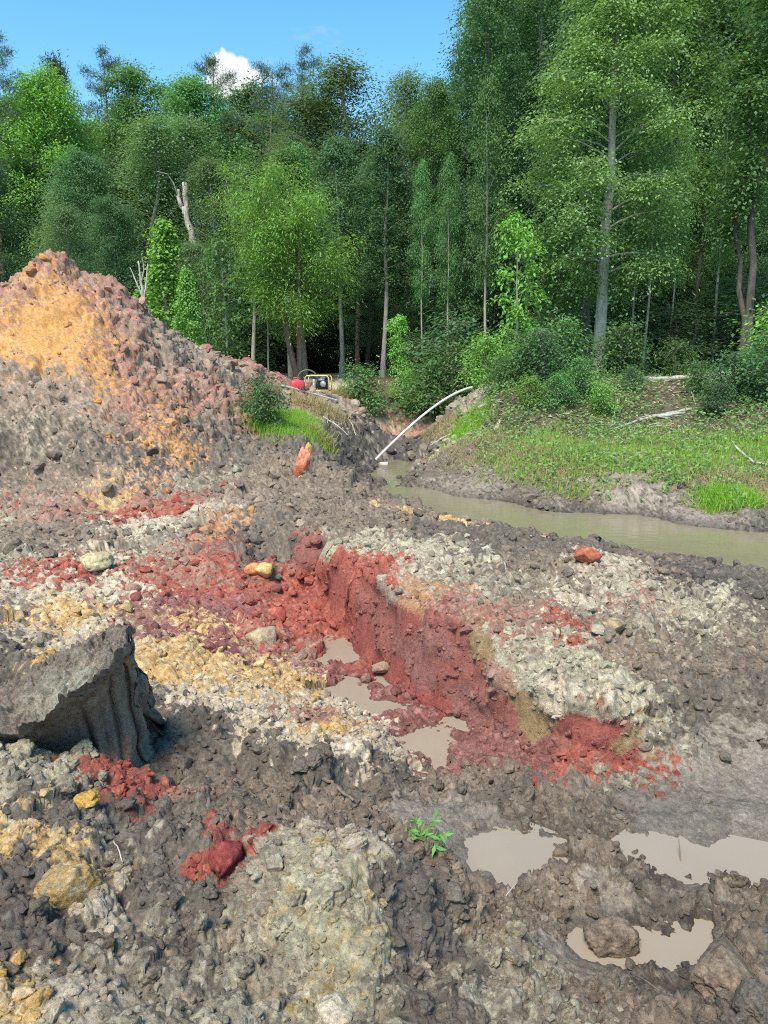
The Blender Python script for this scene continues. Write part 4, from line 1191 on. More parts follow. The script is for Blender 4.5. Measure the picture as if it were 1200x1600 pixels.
# --- the tree line, left to right
place('pine', 'pine_tree', 'thin see-through pine at the left edge of the skyline', 18, 44, 38)
place('densepine', 'pine_tree', 'dense dark pine rising behind the bright green tree, left', 122, 52, 82, wscale=1.1)
place('oak', 'broadleaf_tree', 'bright mid green tree below the dense dark pine, left', 105, 46, 112, leafm=M_LIME)
place('pine', 'pine_tree', 'open pine top between the dense pine and the cloud', 196, 50, 84)
place('oak2', 'broadleaf_tree', 'green round-topped tree left of the cloud', 250, 50, 96, leafm=M_MID)
place('pine', 'pine_tree', 'open pine standing in front of the white cloud', 348, 52, 94, rot=1.0)
place('oak', 'broadleaf_tree', 'green tree below the cloud on the skyline', 318, 48, 120, leafm=M_MID)
place('pine', 'pine_tree', 'pine with a ragged crown right of the cloud', 428, 54, 104, rot=2.6)
place('pine', 'pine_tree', 'tallest pine on the skyline right of the cloud', 487, 52, 82, rot=4.2)
place('airy', 'broadleaf_tree', 'airy grey-green tree on the skyline right of the pines', 560, 44, 112, wscale=1.5)
place('airy', 'broadleaf_tree', 'grey-green tree under the ragged pine', 440, 44, 140, wscale=1.5, rot=1.2)
place('airy', 'broadleaf_tree', 'half bare grey tree at the gap of sky in the middle', 622, 46, 100, wscale=1.1, rot=2.2)
place('airy', 'broadleaf_tree', 'feathery grey-green tree above the dead snag', 330, 42, 175, wscale=1.5, rot=3.3)
place('airy', 'broadleaf_tree', 'feathery grey-green tree left of the dead snag', 235, 42, 190, wscale=1.5, rot=.4)
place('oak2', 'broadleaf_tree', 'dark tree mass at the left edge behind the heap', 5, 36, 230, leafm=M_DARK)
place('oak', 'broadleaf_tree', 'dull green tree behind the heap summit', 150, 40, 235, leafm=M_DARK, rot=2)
place('airy', 'broadleaf_tree', 'grey-green cone-shaped small tree behind the heap summit', 92, 27, 322, wscale=1.6, rot=.8)
place('oak2', 'broadleaf_tree', 'dark tree behind the bare dead sapling', 195, 34, 300, leafm=M_DARK)
place('airy', 'broadleaf_tree', 'greyish tree between the snag and the willow', 365, 36, 255, wscale=1.4, rot=5)
place('oak2', 'broadleaf_tree', 'dull green tree hiding the foot of the dead snag', 322, 33, 375, leafm=M_GREY, wscale=1.2, rot=1)
place('gum', 'young_sweetgum', 'cone-shaped young green tree right of the dead sapling', 266, 28, 342, wscale=1.05)
place('gum', 'young_sweetgum', 'light lime green young tree in front of the cone-shaped one', 298, 25, 418, wscale=.85, leafm=M_WILLOW)
place('sapling', 'broadleaf_tree', 'slender sapling with tiered branches behind the heap ridge', 357, 27, 365, leafm=M_MID, wscale=.8)
place('sapling', 'broadleaf_tree', 'thin sapling left of the tiered one behind the ridge', 330, 29, 400, leafm=M_MID, wscale=.7, rot=2)
place('slim', 'broadleaf_tree', 'pale trunked tree left of the bright willow', 397, 33, 255, rot=.3)
place('slim', 'broadleaf_tree', 'pale trunked tree under the left half of the willow crown', 455, 34, 230, rot=1.4)
place('slim', 'broadleaf_tree', 'pale trunked tree close left of the willow trunk', 477, 35.5, 225, rot=2.7)
place('slim', 'broadleaf_tree', 'mossy grey trunked tree right of the willow trunk', 534, 33, 215, rot=4.0, leafm=M_DARK)
place('slim', 'broadleaf_tree', 'straight pale trunk standing right of the willow crown', 598, 32, 200, rot=5.2, leafm=M_DARK)
place('slim', 'broadleaf_tree', 'thin dim trunk deeper in the wood behind the pump', 560, 40, 215, rot=.9, leafm=M_DARK, bark=M_BARKD)
place('sapling', 'broadleaf_tree', 'light green sapling at the creek head', 622, 29, 490, leafm=M_LIME, wscale=.9)
place('tall', 'broadleaf_tree', 'dense dark tree right of the willow', 575, 37, 250, wscale=1.1, rot=1)
place('oak', 'broadleaf_tree', 'mid green tree behind the willow crown', 470, 40, 215, rot=3, leafm=M_GREY)

# --- the tall dense wood on the right
place('tall', 'broadleaf_tree', 'tall dark vine-hung tree beside the gap of sky', 742, 31, -60, wscale=.9, rot=.5)
place('tall', 'broadleaf_tree', 'mid green tree at the lower edge of the sky gap', 668, 35, 118, leafm=M_MID, rot=2.1, wscale=.85)
place('tall', 'broadleaf_tree', 'very tall tree with a pale stem showing at the top', 808, 33, -160, bark=M_BARKG, rot=1.4)
place('tall', 'broadleaf_tree', 'tall dark tree behind the big pale trunk', 915, 34, -200, rot=3.1)
place('slim', 'broadleaf_tree', 'dark slender trunk close behind the big pale trunk', 916, 27, -60, bark=M_BARKD, leafm=M_DARK, rot=2)
place('oak2', 'broadleaf_tree', 'broad green tree filling the top right behind the pale trunk', 1040, 36, -60, leafm=M_MID, rot=.2)
place('tall', 'broadleaf_tree', 'tall tree at the right edge of the wood', 1240, 34, -150, rot=2.8)
place('oak', 'broadleaf_tree', 'low-branched green tree right of the pale trunk', 1080, 31, 240, leafm=M_MID, rot=1.9)
place('oak2', 'broadleaf_tree', 'dark low tree left of the pale trunk', 770, 30, 300, leafm=M_DARK, rot=.4)
place('oak', 'broadleaf_tree', 'dark low tree above the creek head', 690, 34, 330, leafm=M_DARK, rot=2.4)
place('oak', 'broadleaf_tree', 'dark green tree between pale trunk and forked dark tree', 1010, 33, 330, leafm=M_DARK, rot=4.2)
place('oak2', 'broadleaf_tree', 'shady tree behind the fallen trunk at the right edge', 1190, 32, 300, leafm=M_DARK, rot=1.1)

for px, Yt, tp, ws, lab in [(1003, 26.5, 150, .45, 'thin pale stem right of the big pale trunk'), (1042, 28, 200, .4, 'thin pale sapling stem behind the fallen log'), (985, 29, 180, .4, 'thin pale stem deeper right of the big pale trunk'),
                            (757, 27, 120, .5, 'slender pale stem above the end of the pipe'), (700, 29.5, 240, .45, 'slender pale stem above the creek head'), (660, 31, 250, .45, 'slender pale stem left of the vine-hung tree'), (1110, 29, 130, .5, 'slender grey stem left of the forked dark tree'), (420, 31, 300, .45, 'slender pale stem left under the willow crown')]:
    place('slim', 'broadleaf_tree', lab, px, Yt, tp, wscale=ws, leafm=M_MID, bark=M_BARKG)
# hero tree with the pale trunk
PT['hero'] = tree_meshes('hero', 61, 17, .27, .24, 4.1, 'oval', 54, 60000, .14, .09, .42, .42, .46, .16, M_BARKG, M_HERO, wander=.05, sub=4, tipbias=.25)
place('hero', 'broadleaf_tree', 'big tree with a straight pale grey trunk and drooping sprays', 936, 24, -70, rot=.6)
PT['forked'] = tree_meshes('forked', 63, 15, .17, .45, 3.0, 'top', 22, 14000, .17, .11, .8, .1, .45, .2, M_BARKD, M_MID, wander=.16, sub=3, stems=2, spread=.10)
place('forked', 'broadleaf_tree', 'dark forked tree with crooked limbs near the right edge', 1160, 26, -30, rot=2.0)
place('oak2', 'broadleaf_tree', 'small leafy tree hiding the foot of the big pale trunk', 865, 25.5, 330, leafm=M_MID, wscale=.7, rot=3)
place('sapling', 'broadleaf_tree', 'yellow-green young tree on the bank left of the pale trunk', 805, 23.5, 330, leafm=M_LIME, wscale=.75)

# willow
PT['willow'] = tree_meshes('willow', 71, 8.4, .13, .30, 2.9, 'round', 52, 34000, .17, .040, .55, .06, .32, .22, M_BARKB, M_WILLOW, wander=.08, sub=4, stems=4, spread=.17)
place('willow', 'willow_tree', 'bright yellow-green willow with several thin stems at the edge of the wood', 468, 30, 285, rot=2.0, wscale=1.08)

# background wood: rows of trees further in
n_bg = 0
for row, (Yb, step, toplo, tophi) in enumerate([(46, 62, 190, 290), (56, 58, 140, 250), (68, 60, 130, 230), (84, 70, 150, 230)]):
    px = -180 + row * 17
    while px < 1380:
        right = px > 730
        tp = rng.uniform(toplo, tophi) if not right else rng.uniform(-120, 150) if not 1050 < px < 1135 else rng.uniform(190, 280)
        if 560 < px <= 730:
            tp = rng.uniform(150, 260)
        pr = ['oak', 'oak2', 'airy', 'tall'][int(rng.integers(0, 4))] if not right else ['oak', 'oak2', 'tall', 'tall'][int(rng.integers(0, 4))]
        side = next(l_ for lim, l_ in [(60, 'behind the left slope of the heap'), (200, 'behind the heap summit'), (340, 'behind the dead snag'), (520, 'behind the bright willow'), (650, 'behind the gap of sky and creek head'), (800, 'left of the big pale trunk'), (1000, 'behind the big pale trunk'), (1130, 'between the pale trunk and the forked tree'), (9999, 'behind the forked tree at the right edge')] if px < lim)
        place(pr, 'broadleaf_tree', f'shaded tree deep in the wood {side}', px + rng.uniform(-15, 15), Yb + rng.uniform(-3, 3), tp,
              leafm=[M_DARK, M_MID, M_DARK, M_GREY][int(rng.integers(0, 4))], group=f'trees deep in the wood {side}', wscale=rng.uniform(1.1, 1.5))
        n_bg += 1
        px += step * rng.uniform(.8, 1.2)
# shrubs of the understorey
for i in range(64):
    px = -40 + i * 20 + rng.uniform(-12, 12)
    Yb = rng.uniform(29, 41) if px < 370 else rng.uniform(41, 47) if px < 640 else rng.uniform(27.5, 38)
    side = next(l_ for lim, l_ in [(200, 'behind the heap summit'), (340, 'behind the right slope of the heap'), (520, 'under the bright willow'), (650, 'behind the creek head'), (800, 'left of the big pale trunk'), (1000, 'around the big pale trunk'), (9999, 'behind the fallen log')] if px < lim)
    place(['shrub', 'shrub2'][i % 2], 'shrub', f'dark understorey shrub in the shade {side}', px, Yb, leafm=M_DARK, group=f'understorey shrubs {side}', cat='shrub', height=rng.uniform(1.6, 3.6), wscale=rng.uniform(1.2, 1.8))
for px, Yb, h, lm, lab in [
    (760, 22.5, 1.5, M_LIME, 'light green shrub at the tip of the far bank by the pipe end'),
    (700, 25, 2.2, M_MID, 'leafy green shrub above the creek head, left of the bank tip'),
    (655, 26, 1.7, M_MID, 'leafy green shrub hanging over the creek head'),
    (640, 27, 1.2, M_LIME, 'yellow-green low shrub at the creek head'),
    (575, 26, 1.5, M_MID, 'narrow upright shrub right of the pump'),
    (720, 27, 2.6, M_DARK, 'tall dark shrub behind the pipe end'),
    (805, 20.5, 1.4, M_MID, 'bushy green shrub on the bank slope left of the pale trunk'),
    (850, 19.8, 1.3, M_DARK, 'dark green shrub in the middle of the bank slope'),
    (885, 21.8, 1.6, M_MID, 'green shrub just left of the foot of the pale trunk'),
    (960, 22.0, 1.5, M_MID, 'green shrub just right of the foot of the pale trunk'),
    (985, 22.5, 1.2, M_DARK, 'low dark shrub left of the fallen trunk'),
    (1060, 22.5, 1.1, M_MID, 'low shrub growing through the fallen trunk'),
    (775, 20.2, .9, M_MID, 'low green weeds bush at the left end of the far bank top'),
    (830, 18.6, .7, M_LIME, 'low light green bush half way up the far bank slope'),
    (870, 18.4, .8, M_MID, 'low green bush on the far bank above the grass'),
    (915, 19.0, .9, M_MID, 'bushy weeds below the foot of the pale trunk'),
    (950, 18.2, .7, M_LIME, 'yellow-green weeds at the upper rim of the grass'),
    (985, 19.5, .6, M_DARK, 'small dark bush left of the bare soil patch'),
    (1100, 19.0, .8, M_MID, 'green bush right of the bare soil patch'),
    (1115, 17.6, .7, M_DARK, 'small dark bush at the rim of the grass, right'),
    (1165, 20.5, .9, M_MID, 'green bush under the right end of the fallen log'),
    (1140, 18.5, 1.1, M_DARK, 'dark green shrub below the fallen trunk, right'),
    (1190, 18.2, 1.5, M_DARK, 'dark shrub at the right edge of the bank'),
    (1200, 19.5, 1.9, M_LIME, 'light green shrub at the right frame edge by the fallen trunk'),
    (410, hit(410, 668)[1], .85, M_MID, 'round green bush beside the grass clump on the near bank'),
    (394, hit(394, 655)[1] + .2, .8, M_DARK, 'dark green bush half behind the round one on the near bank'),
]:
    place('shrub', 'shrub', lab, px, Yb, leafm=lm, cat='shrub', height=h, wscale=1.25)

# ------------------------------------------------------------------ dead wood
def dead(name, label, paths, mat, cat='dead tree'):
    mbw = MB()
    for P, r0, r1 in paths:
        P = np.array(P, float)
        t = np.linspace(0, 1, len(P)); tt_ = np.linspace(0, 1, len(P) * 4)
        Q = np.stack([np.interp(tt_, t, P[:, k_]) for k_ in range(3)], -1)
        Q[1:-1] += rng.normal(0, r0 * .18, (len(Q) - 2, 3))
        mbw.tube(Q, (r0 + (r1 - r0) * tt_) * rng.uniform(.85, 1.12, len(tt_)), 8)
    o = link(name, mbw.mesh(name, [mat]))
    return tag(o, label, cat)


Ys = 38.0
gx = at_y(340, 590, Ys)
gx[2] = ground_z(gx[0], Ys)[0] - .1
dead('dead_snag', 'leaning barkless dead snag with a forked broken top', [
    ([gx, at_y(318, 450, Ys), at_y(303, 378, Ys), at_y(290, 330, Ys), at_y(288, 285, Ys)], .21, .11),
    ([at_y(290, 335, Ys), at_y(281, 318, Ys), at_y(278, 296, Ys)], .13, .07),
    ([at_y(279, 308, Ys), at_y(272, 288, Ys - .2), at_y(262, 272, Ys - .4), at_y(245, 268, Ys - .6)], .04, .012),
    ([at_y(288, 305, Ys), at_y(292, 298, Ys), at_y(294, 293, Ys)], .06, .03)], M_DEAD)
Ys = 22.0
gx = at_y(228, 600, Ys); gx[2] = ground_z(gx[0], Ys)[0] - .1
dead('dead_sapling', 'bare dead sapling with forked grey branches behind the heap', [
    ([gx, at_y(226, 490, Ys), at_y(222, 450, Ys), at_y(216, 408, Ys)], .06, .02),
    ([at_y(223, 465, Ys), at_y(213, 440, Ys), at_y(203, 418, Ys)], .03, .01),
    ([at_y(224, 470, Ys), at_y(229, 440, Ys), at_y(231, 412, Ys)], .03, .01),
    ([at_y(221, 440, Ys), at_y(225, 420, Ys), at_y(222, 402, Ys)], .02, .006)], M_LOG)


def on_ground(pts, h=.04):
    out = []
    for px, py, dz in pts:
        p = hit(px, py)
        out.append((p[0], p[1], p[2] + h + dz))
    return out


Yl = 21.5
dead('fallen_log', 'long pale fallen trunk lying along the top of the far bank', [
    ([at_y(985, 594, Yl), at_y(1040, 592, Yl), at_y(1110, 588, Yl), at_y(1160, 585, Yl), at_y(1190, 589, Yl)], .06, .09),
    ([at_y(1110, 593, Yl - .2), at_y(1150, 595, Yl - .3), at_y(1192, 593, Yl - .3)], .045, .05),
    ([at_y(1140, 587, Yl), at_y(1136, 600, Yl - .6), at_y(1132, 614, Yl - 1.0)], .03, .02)], M_LOG, 'log')
dead('fallen_log', 'short pale log showing left of the big trunk on the bank top', [([at_y(830, 589, 23), at_y(860, 590, 23), at_y(905, 594, 23)], .06, .06)], M_LOG, 'log')
for lab, pts, r0, r1 in [
    ('bent pale branch arching from the fallen trunk to the slope', [(1105, 615, 0), (1114, 598, .25), (1125, 604, .28), (1140, 618, .15), (1158, 634, 0)], .035, .02),
    ('pale branch lying flat right of the arching branch', [(1130, 622, .08), (1150, 618, .12), (1175, 620, .1)], .03, .02),
    ('long weathered branch lying across the bare soil of the far bank', [(960, 672, 0), (1000, 658, 0), (1035, 652, 0.03), (1065, 646, .03), (1090, 640, 0)], .025, .04),
    ('second weathered branch touching the long one on the bare soil', [(1020, 656, .05), (1045, 654, .05), (1070, 650, .05)], .04, .03),
    ('crooked twig standing above the long branch on the bank', [(1070, 620, 0), (1080, 624, .15), (1087, 636, 0)], .02, .012),
    ('thin white twig poking from the grass left of the long branch', [(955, 668, 0), (960, 655, .12), (964, 645, .3)], .018, .008),
    ('pale forked branch in the dry grass at the right edge', [(1148, 708, .1), (1162, 718, .06), (1178, 727, .03), (1200, 729, 0)], .025, .014),
    ('dark stick lying on the mud shelf beside the creek', [(800, 830, 0), (815, 836, .04), (830, 842, 0)], .012, .008),
    ('dead stick on the mud below the pipe end', [(672, 700, .02), (690, 690, .05), (705, 682, .03)], .03, .02),
    ('grey stick on the left creek bank below the pump', [(505, 655, .03), (530, 672, .05), (545, 685, .03)], .018, .01),
    ('pale crooked stick standing on the bank below the pump', [(512, 668, 0), (511, 650, .1), (515, 640, .2)], .008, .005),
    ('leaning grey stick on the left creek bank near the water', [(535, 648, .05), (550, 668, .06), (558, 690, .04)], .02, .012),
]:
    dead('fallen_branch', lab, [(on_ground(pts, .03), r0, r1)], M_LOG, 'branch')
for lab, pts, r0, r1 in [
    ('dark upright twig at the left rim of the nearest puddle', [(912, 1490, 0), (913, 1475, .05), (915, 1470, .09)], .004, .002),
    ('thin dark stick at the near edge of the right-hand puddle', [(1065, 1362, 0), (1061, 1350, .05), (1058, 1340, .09)], .0035, .002),
    ('dry forked twig on the brown soil below the left puddle', [(775, 1400, .02), (790, 1420, .03), (810, 1442, .02)], .0035, .002),
    ('pale dry twig crossing the forked one below the left puddle', [(790, 1410, .02), (800, 1404, .04), (808, 1398, .05)], .003, .0015),
    ('bent twig lying at the bottom beside the nearest puddle', [(985, 1532, .02), (1005, 1545, .03), (1030, 1556, .01)], .004, .002),
    ('thin dark twig lying on the cream rubble before the trench', [(425, 1145, .01), (436, 1135, .03), (450, 1122, .05)], .005, .002),
    ('dark muddy root lying on the grey rubble left of the puddles', [(490, 1215, .02), (520, 1235, .03), (552, 1256, .01)], .014, .006),
    ('straw stalk lying on the near rubble left of the boulder', [(178, 1325, .02), (186, 1340, .03), (192, 1355, .01)], .003, .002),
]:
    dead('twig', lab, [(on_ground(pts, .01), r0, r1)], M_TWIG if 'pale' not in lab and 'straw' not in lab else M_LOG, 'twig')

# ------------------------------------------------------------------ grass
def blades(name, label, pos, nrm_h, width, mat, lean=.45, cat='grass'):
    n = len(pos)
    a = rng.uniform(0, 6.28, n)
    h = nrm_h
    ln = np.abs(rng.normal(0, lean, n)) * h
    dx, dy = np.cos(a), np.sin(a)
    b = rng.uniform(0, 6.28, n)
    wx, wy = np.cos(b) * width, np.sin(b) * width
    z0 = np.zeros(n)
    p = pos - np.array([0, 0, .015])
    m_ = p + np.stack([dx * ln * .35, dy * ln * .35, h * .6], -1)
    t_ = p + np.stack([dx * ln, dy * ln, h * np.where(ln > h * .7, .75, 1)], -1)
    w = np.stack([wx, wy, z0], -1)
    V = np.stack([p - w, p + w, m_ + w * .8, m_ - w * .8, t_], 1).reshape(-1, 3)
    base = np.arange(n)[:, None] * 5
    Q = base + np.array([[0, 1, 2, 3]]); T = base + np.array([[3, 2, 4]])
    if n > 20000:
        V = np.stack([p - w, p + w, t_], 1).reshape(-1, 3)
        Q, T = None, np.arange(n * 3).reshape(n, 3)
    o = link(name, mesh_np(name, V, Q, T, [mat], False))
    return stuff(o, label, cat)


gs = (kind == SK.index('GS')) & (X > 1.0) & (Y > 9.5) & (Y < 21) & (P1[:, 2] > -.2)
# bright and dry patches: a low-frequency field over the bank
pat = fbm(Pf, .55, 3, 501) + .25 * fbm(Pf, 2.2, 2, 502) + .05
pxv = 600 + FPX * (X / np.maximum(Y, .1))
pat += np.where(pxv < 800, -.35, 0) + np.where((pxv > 900) & (P1[:, 2] > .2), .25, 0) - np.where((pxv > 1060) & (P1[:, 2] < .25) & (P1[:, 2] > 0.02), .45, 0)
def pick(mask, n, wfun):
    w = np.where(mask, _area * wfun, 0)
    return rng.choice(len(P1), n, p=w / w.sum())
i1 = pick(gs, 120000, np.clip(pat * 2 + .95, .05, 1))
blades('grass', 'bright green grass covering the far creek bank', P1[i1] + rng.normal(0, .03, (len(i1), 3)) * [1, 1, 0], (rng.uniform(.04, .13, len(i1)) * (1.15 + 1.0 * fbm(Pf[i1], 1.6, 3, 530))).clip(.03, .3), .0115, M_GRASS)
i2 = pick(gs, 26000, np.clip(.55 - pat * 2, .03, 1))
blades('dry_grass', 'brownish dead grass in patches on the far creek bank', P1[i2] + rng.normal(0, .03, (len(i2), 3)) * [1, 1, 0], rng.uniform(.06, .20, len(i2)), .008, M_DRYGRASS, .9)
def disc(px, py, rx, ry, n):
    c = hit(px, py)
    q = rng.normal(0, .5, (n, 2)) * [rx, ry]
    x, y = c[0] + q[:, 0], c[1] + q[:, 1]
    return np.stack([x, y, ground_z(x, y)], -1)
pts = np.concatenate([disc(465, 668, .6, .8, 5200), disc(440, 680, .5, .5, 2500), disc(480, 682, .4, .4, 2000)])
blades('grass', 'bright grass clump on the near bank below the pump', pts, rng.uniform(.06, .30, len(pts)), .007, M_GRASS, .8)
pts = np.concatenate([disc(497, 690, .35, .3, 700), disc(560, 625, .6, .6, 900), disc(535, 622, .5, .4, 600), disc(500, 640, .8, .5, 700)])
blades('dry_grass', 'straw coloured dry grass tufts hanging on the near bank', pts, rng.uniform(.12, .4, len(pts)), .007, M_DRYGRASS, 1.0)
pts = np.concatenate([disc(1125, 782, .35, .35, 2600), disc(1160, 785, .3, .3, 1500), disc(735, 660, .5, .8, 1800), disc(720, 680, .4, .5, 900)])
blades('grass', 'lush grass tufts at the mud edge of the far bank', pts, rng.uniform(.06, .24, len(pts)), .008, M_GRASS, .8)
ff = (kind == SK.index('FF')) & (Y < 30) & VIEW & (Y > 14) & (P1[:, 2] > .3)
i3 = pick(ff, 9000, np.ones(len(P1)))
mbl = MB()
n = len(i3)
Nn = rng.normal(0, .3, (n, 3)); Nn[:, 2] += 1; Nn /= np.linalg.norm(Nn, axis=1)[:, None]
Tn = rng.normal(size=(n, 3)); Tn[:, 2] *= .2; Tn /= np.linalg.norm(Tn, axis=1)[:, None]
leaves(mbl, P1[i3] + [0, 0, .02], Nn, Tn, rng.uniform(.06, .14, n), rng.uniform(.04, .08, n))
M_LITTER = leaf_material('leaf_litter', (.12, .075, .045), (.20, .135, .085), (.33, .25, .17), .1, 0)
stuff(link('leaf_litter', mbl.mesh('leaf_litter', [M_LITTER], False)), 'brown leaf litter on the shaded soil of the far bank top', 'leaf litter')
bare = np.clip(1 - np.abs(pxv - 1045) / 75, 0, 1) * (P1[:, 2] > .55)
i4 = pick((ff | gs) & (pxv > 712) & (pxv < 1330) & (Y < 23.5), 27000, np.clip(.35 + fbm(Pf, .8, 3, 520) + .35 * ff, .02, 1) * (1 - .85 * bare))
mbl = MB()
n = len(i4)
hh = rng.uniform(.02, 1, n) ** 1.4 * (.22 + .35 * np.clip(fbm(Pf[i4], 1.1, 3, 533) + .25, 0, 1) * ff[i4])
Nn = rng.normal(0, .4, (n, 3)); Nn[:, 2] += 1; Nn /= np.linalg.norm(Nn, axis=1)[:, None]
Tn = rng.normal(size=(n, 3)); Tn[:, 2] *= .2; Tn /= np.linalg.norm(Tn, axis=1)[:, None]
leaves(mbl, P1[i4] + np.stack([0 * hh, 0 * hh, hh], -1), Nn, Tn, rng.uniform(.05, .12, n), rng.uniform(.03, .06, n))
stuff(link('ground_cover', mbl.mesh('ground_cover', [M_HERO], False)), 'low weeds and seedlings on the far bank among the grass', 'weeds')
mbl = MB()
for v_ in pick(ff & (X > 1.2), 150, np.ones(len(P1))):
    a_, L_ = rng.uniform(0, 6.28), rng.uniform(.2, .8)
    q_ = np.linspace(0, 1, 4)[:, None]
    mbl.tube(P1[v_] + [0, 0, .03] + q_ * [math.cos(a_) * L_, math.sin(a_) * L_ * .6, rng.uniform(0, .12)] + rng.normal(0, .02, (4, 3)), rng.uniform(.006, .016), 4)
stuff(link('brushwood', mbl.mesh('brushwood', [M_LOG])), 'dry brushwood and twigs scattered over the bare top of the far bank', 'brushwood')

# green sprig dropped on the mud
def sprig():
    p = hit(660, 1335)
    z = final_z(p[0], p[1])
    e = link('weed_sprig', None, None, (p[0], p[1], z + .015), None, (.72, .72, .72))
    stem, lv = MB(), MB()
    tips = []
    for a, L, dz in ((1.9, .13, .10), (2.5, .12, .02), (-.2, .13, .06), (-.9, .12, .0), (.9, .14, .13)):
        q = np.linspace(0, 1, 6)
        P = np.stack([np.cos(a) * L * q, np.sin(a) * L * q * .6, .02 + dz * q - .02 * q ** 2], -1)
        stem.tube(P, .0028 * (1 - .5 * q), 5)
        for k_ in range(1, 6):
            for s in (-1, 1):
                tips.append((P[k_], a + s * rng.uniform(.3, 1.1)))
    n = len(tips)
    Tn = np.array([[math.cos(b), math.sin(b), rng.uniform(-.1, .4)] for _, b in tips]); Tn /= np.linalg.norm(Tn, axis=1)[:, None]
    Nn = rng.normal(0, .45, (n, 3)) + [0, -.35, 1]; Nn /= np.linalg.norm(Nn, axis=1)[:, None]
    ln = rng.uniform(.045, .08, n)
    leaves(lv, np.array([t[0] for t in tips]) + Tn * ln[:, None] * .5, Nn, Tn, ln, ln * .32)
    link('stem', stem.mesh('stem', [M_LIME]), e)
    link('foliage', lv.mesh('foliage', [leaf_material('sprig_leaf', (.035, .11, .02), (.06, .16, .03), (.10, .22, .05), .3, 0)], False), e)
    tag(e, 'uprooted green leafy sprig lying on the mud above the clay boulder', 'weed')


sprig()

# ------------------------------------------------------------------ pipes, pump, float
def pipe(name, label, pts, r, cat='pipe'):
    P = np.array(pts)
    t = np.linspace(0, 1, len(P)); q = np.linspace(0, 1, 60)
    # smooth through the points
    co = [np.polyfit(t, P[:, k_], min(4, len(P) - 1)) for k_ in range(3)]
    Q = np.stack([np.polyval(c, q) for c in co], -1)
    m_ = MB(); m_.tube(Q, r, 12)
    return tag(link(name, m_.mesh(name, [M_PVC])), label, cat)


w0 = at_z(578, 727, -.38)
ys = np.linspace(w0[1] + .05, 21.6, 7)
pix = [(579, 726), (602, 703), (630, 675), (660, 650), (690, 627), (715, 613), (738, 605)]
pipe('plastic_pipe', 'white plastic pipe bending from the far bank down into the creek', [at_y(a, b, y) for (a, b), y in zip(pix, ys)], .031)
p0, p1 = [hit(a, b) * np.array([1, 1, 1]) for a, b in ((440, 602), (527, 626))]
p0, p1 = at_y(440, 602, p0[1] - .25), at_y(527, 626, p1[1] - .25)
pipe('plastic_pipe', 'straight white plastic pipe lying in front of the pump', [p0, p0 * .5 + p1 * .5, p1], .028)
V, T = lumpy(3, 900, .1, .18)
fp = at_z(601, 724, -.35)
o = link('foam_float', mesh_np('foam_float', V * np.array([1, .25, 1]), None, T, [M_PVC]), None, (fp[0], fp[1], -.345), (0, 0, .05), (.17, .17, .17))
tag(o, 'small white piece of foam floating on the creek by the pipe', 'foam')


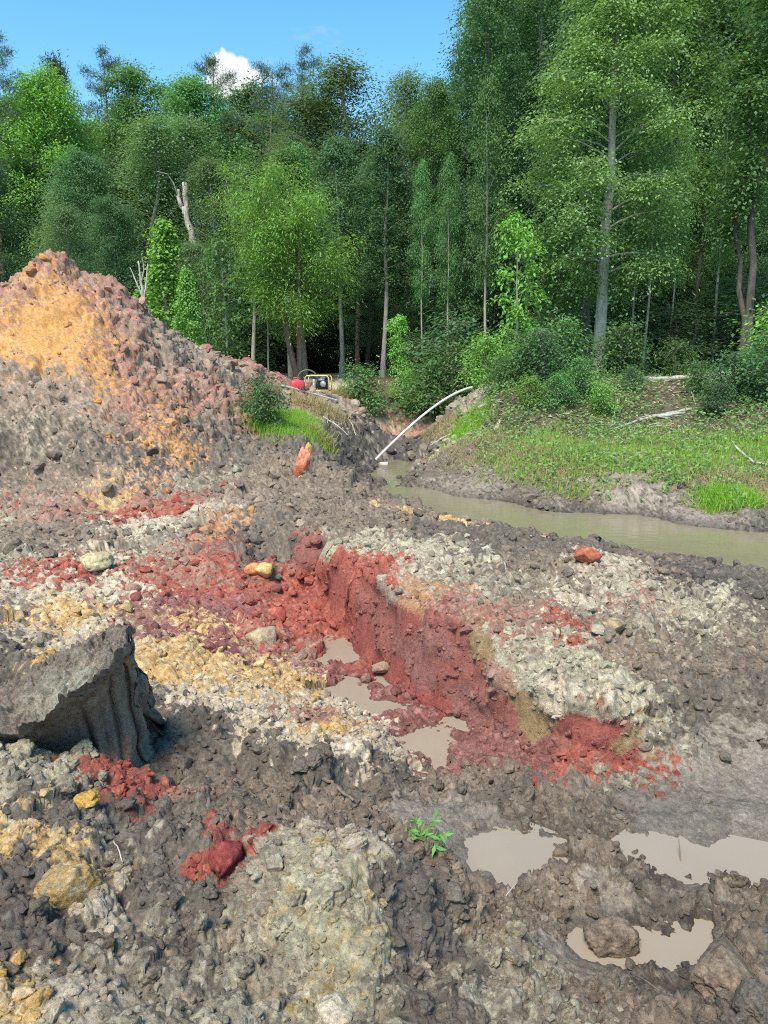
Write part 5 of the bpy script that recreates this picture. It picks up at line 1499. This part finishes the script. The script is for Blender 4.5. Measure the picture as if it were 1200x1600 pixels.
def pump():
    b = hit(498, 618)
    b = at_y(498, 616, b[1] + .3)
    gz = ground_z(b[0], b[1])[0]
    e = link('water_pump', None, None, (b[0], b[1], gz + .05), (0, 0, -.12))
    w, d_, h = .64, .46, .44
    fr = MB()
    for y in (-d_ / 2, d_ / 2):
        loop = [(-w / 2, y, .03), (-w / 2, y, h - .05), (-w / 2 + .05, y, h), (w / 2 - .05, y, h), (w / 2, y, h - .05), (w / 2, y, .03)]
        fr.tube(loop, .016, 8)
        fr.tube([(-w / 2, y, .03), (w / 2, y, .03)], .016, 8)
    for x in (-w / 2 + .06, w / 2 - .06):
        for z in (.03, h):
            fr.tube([(x, -d_ / 2, z), (x, d_ / 2, z)], .015, 8)
    link('frame', fr.mesh('frame', [M_YEL]), e)
    en = MB()
    en.box((.13, 0, .2), (.26, .34, .26))
    for k_ in range(5):
        en.box((.13, -.19, .12 + k_ * .045), (.22, .03, .018))
    eng = link('engine', en.mesh('engine', [M_BLK], False), e)
    tk = MB()
    q = np.linspace(-.13, .13, 7)
    tk.tube(np.stack([q + .13, 0 * q, 0 * q + .37], -1), [.03, .055, .06, .06, .06, .055, .03], 12)
    tnk = link('fuel_tank', tk.mesh('fuel_tank', [M_BLK]), e)
    cp2 = MB(); cp2.tube([(.13, 0, .42), (.13, 0, .45)], .025, 12)
    link('tank_cap', cp2.mesh('tank_cap', [M_STEEL]), tnk)
    st = MB()
    q = np.linspace(0, .05, 4)
    st.tube(np.stack([0 * q + .17, -.20 - q, 0 * q + .22], -1), [.08, .085, .08, .05], 16)
    link('recoil_starter', st.mesh('recoil_starter', [M_STEEL]), eng)
    pm = MB()
    q = np.linspace(-.14, 0, 5)
    pm.tube(np.stack([q - .04, 0 * q - .02, 0 * q + .16], -1), [.06, .12, .13, .12, .07], 16)
    pm.tube([(-.12, -.02, .2), (-.12, -.02, .34)], .045, 12)
    link('pump_housing', pm.mesh('pump_housing', [M_STEEL]), e)
    mf = MB(); mf.tube([(.02, -.15, .33), (.2, -.15, .33)], .04, 12)
    link('muffler', mf.mesh('muffler', [M_STEEL]), eng)
    tag(e, 'portable water pump in a pale yellow tube frame on the left creek bank', 'pump')
    # hose coil beside it
    a = np.linspace(0, 4.4 * math.pi, 90)
    hs = MB()
    hs.tube(np.stack([.26 * np.cos(a), .05 * np.sin(a * .5) + .02 * a / 6, .24 + .24 * np.sin(a)], -1), .02, 8)
    c = at_y(481, 614, b[1] - .1)
    o = link('water_hose', hs.mesh('water_hose', [M_HOSE]), None, (c[0], c[1], ground_z(c[0], c[1])[0] + .03))
    tag(o, 'coil of dark hose standing left of the pump', 'hose')
    # red fuel can
    f = at_y(465, 612, hit(465, 613)[1] + .25)
    e2 = link('fuel_can', None, None, (f[0], f[1], ground_z(f[0], f[1])[0] + .01), (0, 0, .3))
    cb_ = MB()
    prof_ = [(0, .17, .10), (.03, .185, .115), (.17, .185, .115), (.22, .15, .09), (.235, .06, .05)]
    Vv, Q = [], []
    kk = 20
    for z, rx, ry in prof_:
        an = np.linspace(0, 2 * math.pi, kk, endpoint=False)
        cx = np.sign(np.cos(an)) * np.abs(np.cos(an)) ** .5; sy = np.sign(np.sin(an)) * np.abs(np.sin(an)) ** .5
        Vv.append(np.stack([rx * cx, ry * sy, 0 * an + z], -1))
    for i in range(len(prof_) - 1):
        for j in range(kk):
            Q.append((i * kk + j, i * kk + (j + 1) % kk, (i + 1) * kk + (j + 1) % kk, (i + 1) * kk + j))
    cb_.add(np.concatenate(Vv), Q)
    link('can_body', cb_.mesh('can_body', [M_REDP]), e2)
    hd = MB(); hd.tube([(-.1, 0, .21), (-.09, 0, .29), (.05, 0, .29), (.07, 0, .22)], .014, 8)
    link('handle', hd.mesh('handle', [M_REDP]), e2)
    sp = MB(); sp.tube([(.1, 0, .2), (.15, 0, .27), (.2, 0, .33)], [.022, .018, .012], 8)
    link('spout', sp.mesh('spout', [M_BLK]), e2)
    tag(e2, 'red plastic fuel can half hidden behind the straight white pipe', 'fuel can')


pump()

# red and beige spoil lumps behind the pump
for i, (px, py, Yc, w, cols, lab) in enumerate([
    (440, 590, 24.5, .42, [(.36, .15, .10), (.42, .22, .15), (.30, .12, .08)], 'red clay heap left of the pump at the forest edge'),
    (455, 585, 25.0, .30, [(.48, .38, .28), (.42, .28, .2), (.52, .44, .34)], 'pale tan clay lump on top of the red heap by the forest'),
    (490, 596, 25.0, .45, [(.44, .33, .25), (.50, .40, .30), (.38, .27, .20)], 'pinkish beige clay heap right behind the pump')]):
    V, T = lumpy(5, 950 + i, .35, .6)
    c = at_y(px, py, Yc)
    Q = (V * 3).astype(F32)
    f1, c1, c2 = worley(Q, 2.0, i)
    cols = np.array(cols)
    C = cols[(c1 * 2.99).astype(int)] * (.8 + .4 * c2)[:, None]
    gz = ground_z(c[0], c[1])[0]
    o = link('clay_heap', mesh_np('clay_heap', V * np.array([1.3, 1, 1]), None, T, [M_SOIL], True, {'Col': ('FLOAT_COLOR', C), 'wet': ('FLOAT', np.zeros(len(V)))}), None, (c[0], c[1], gz + w * .15), None, (w, w, w))
    tag(o, lab, 'heap')
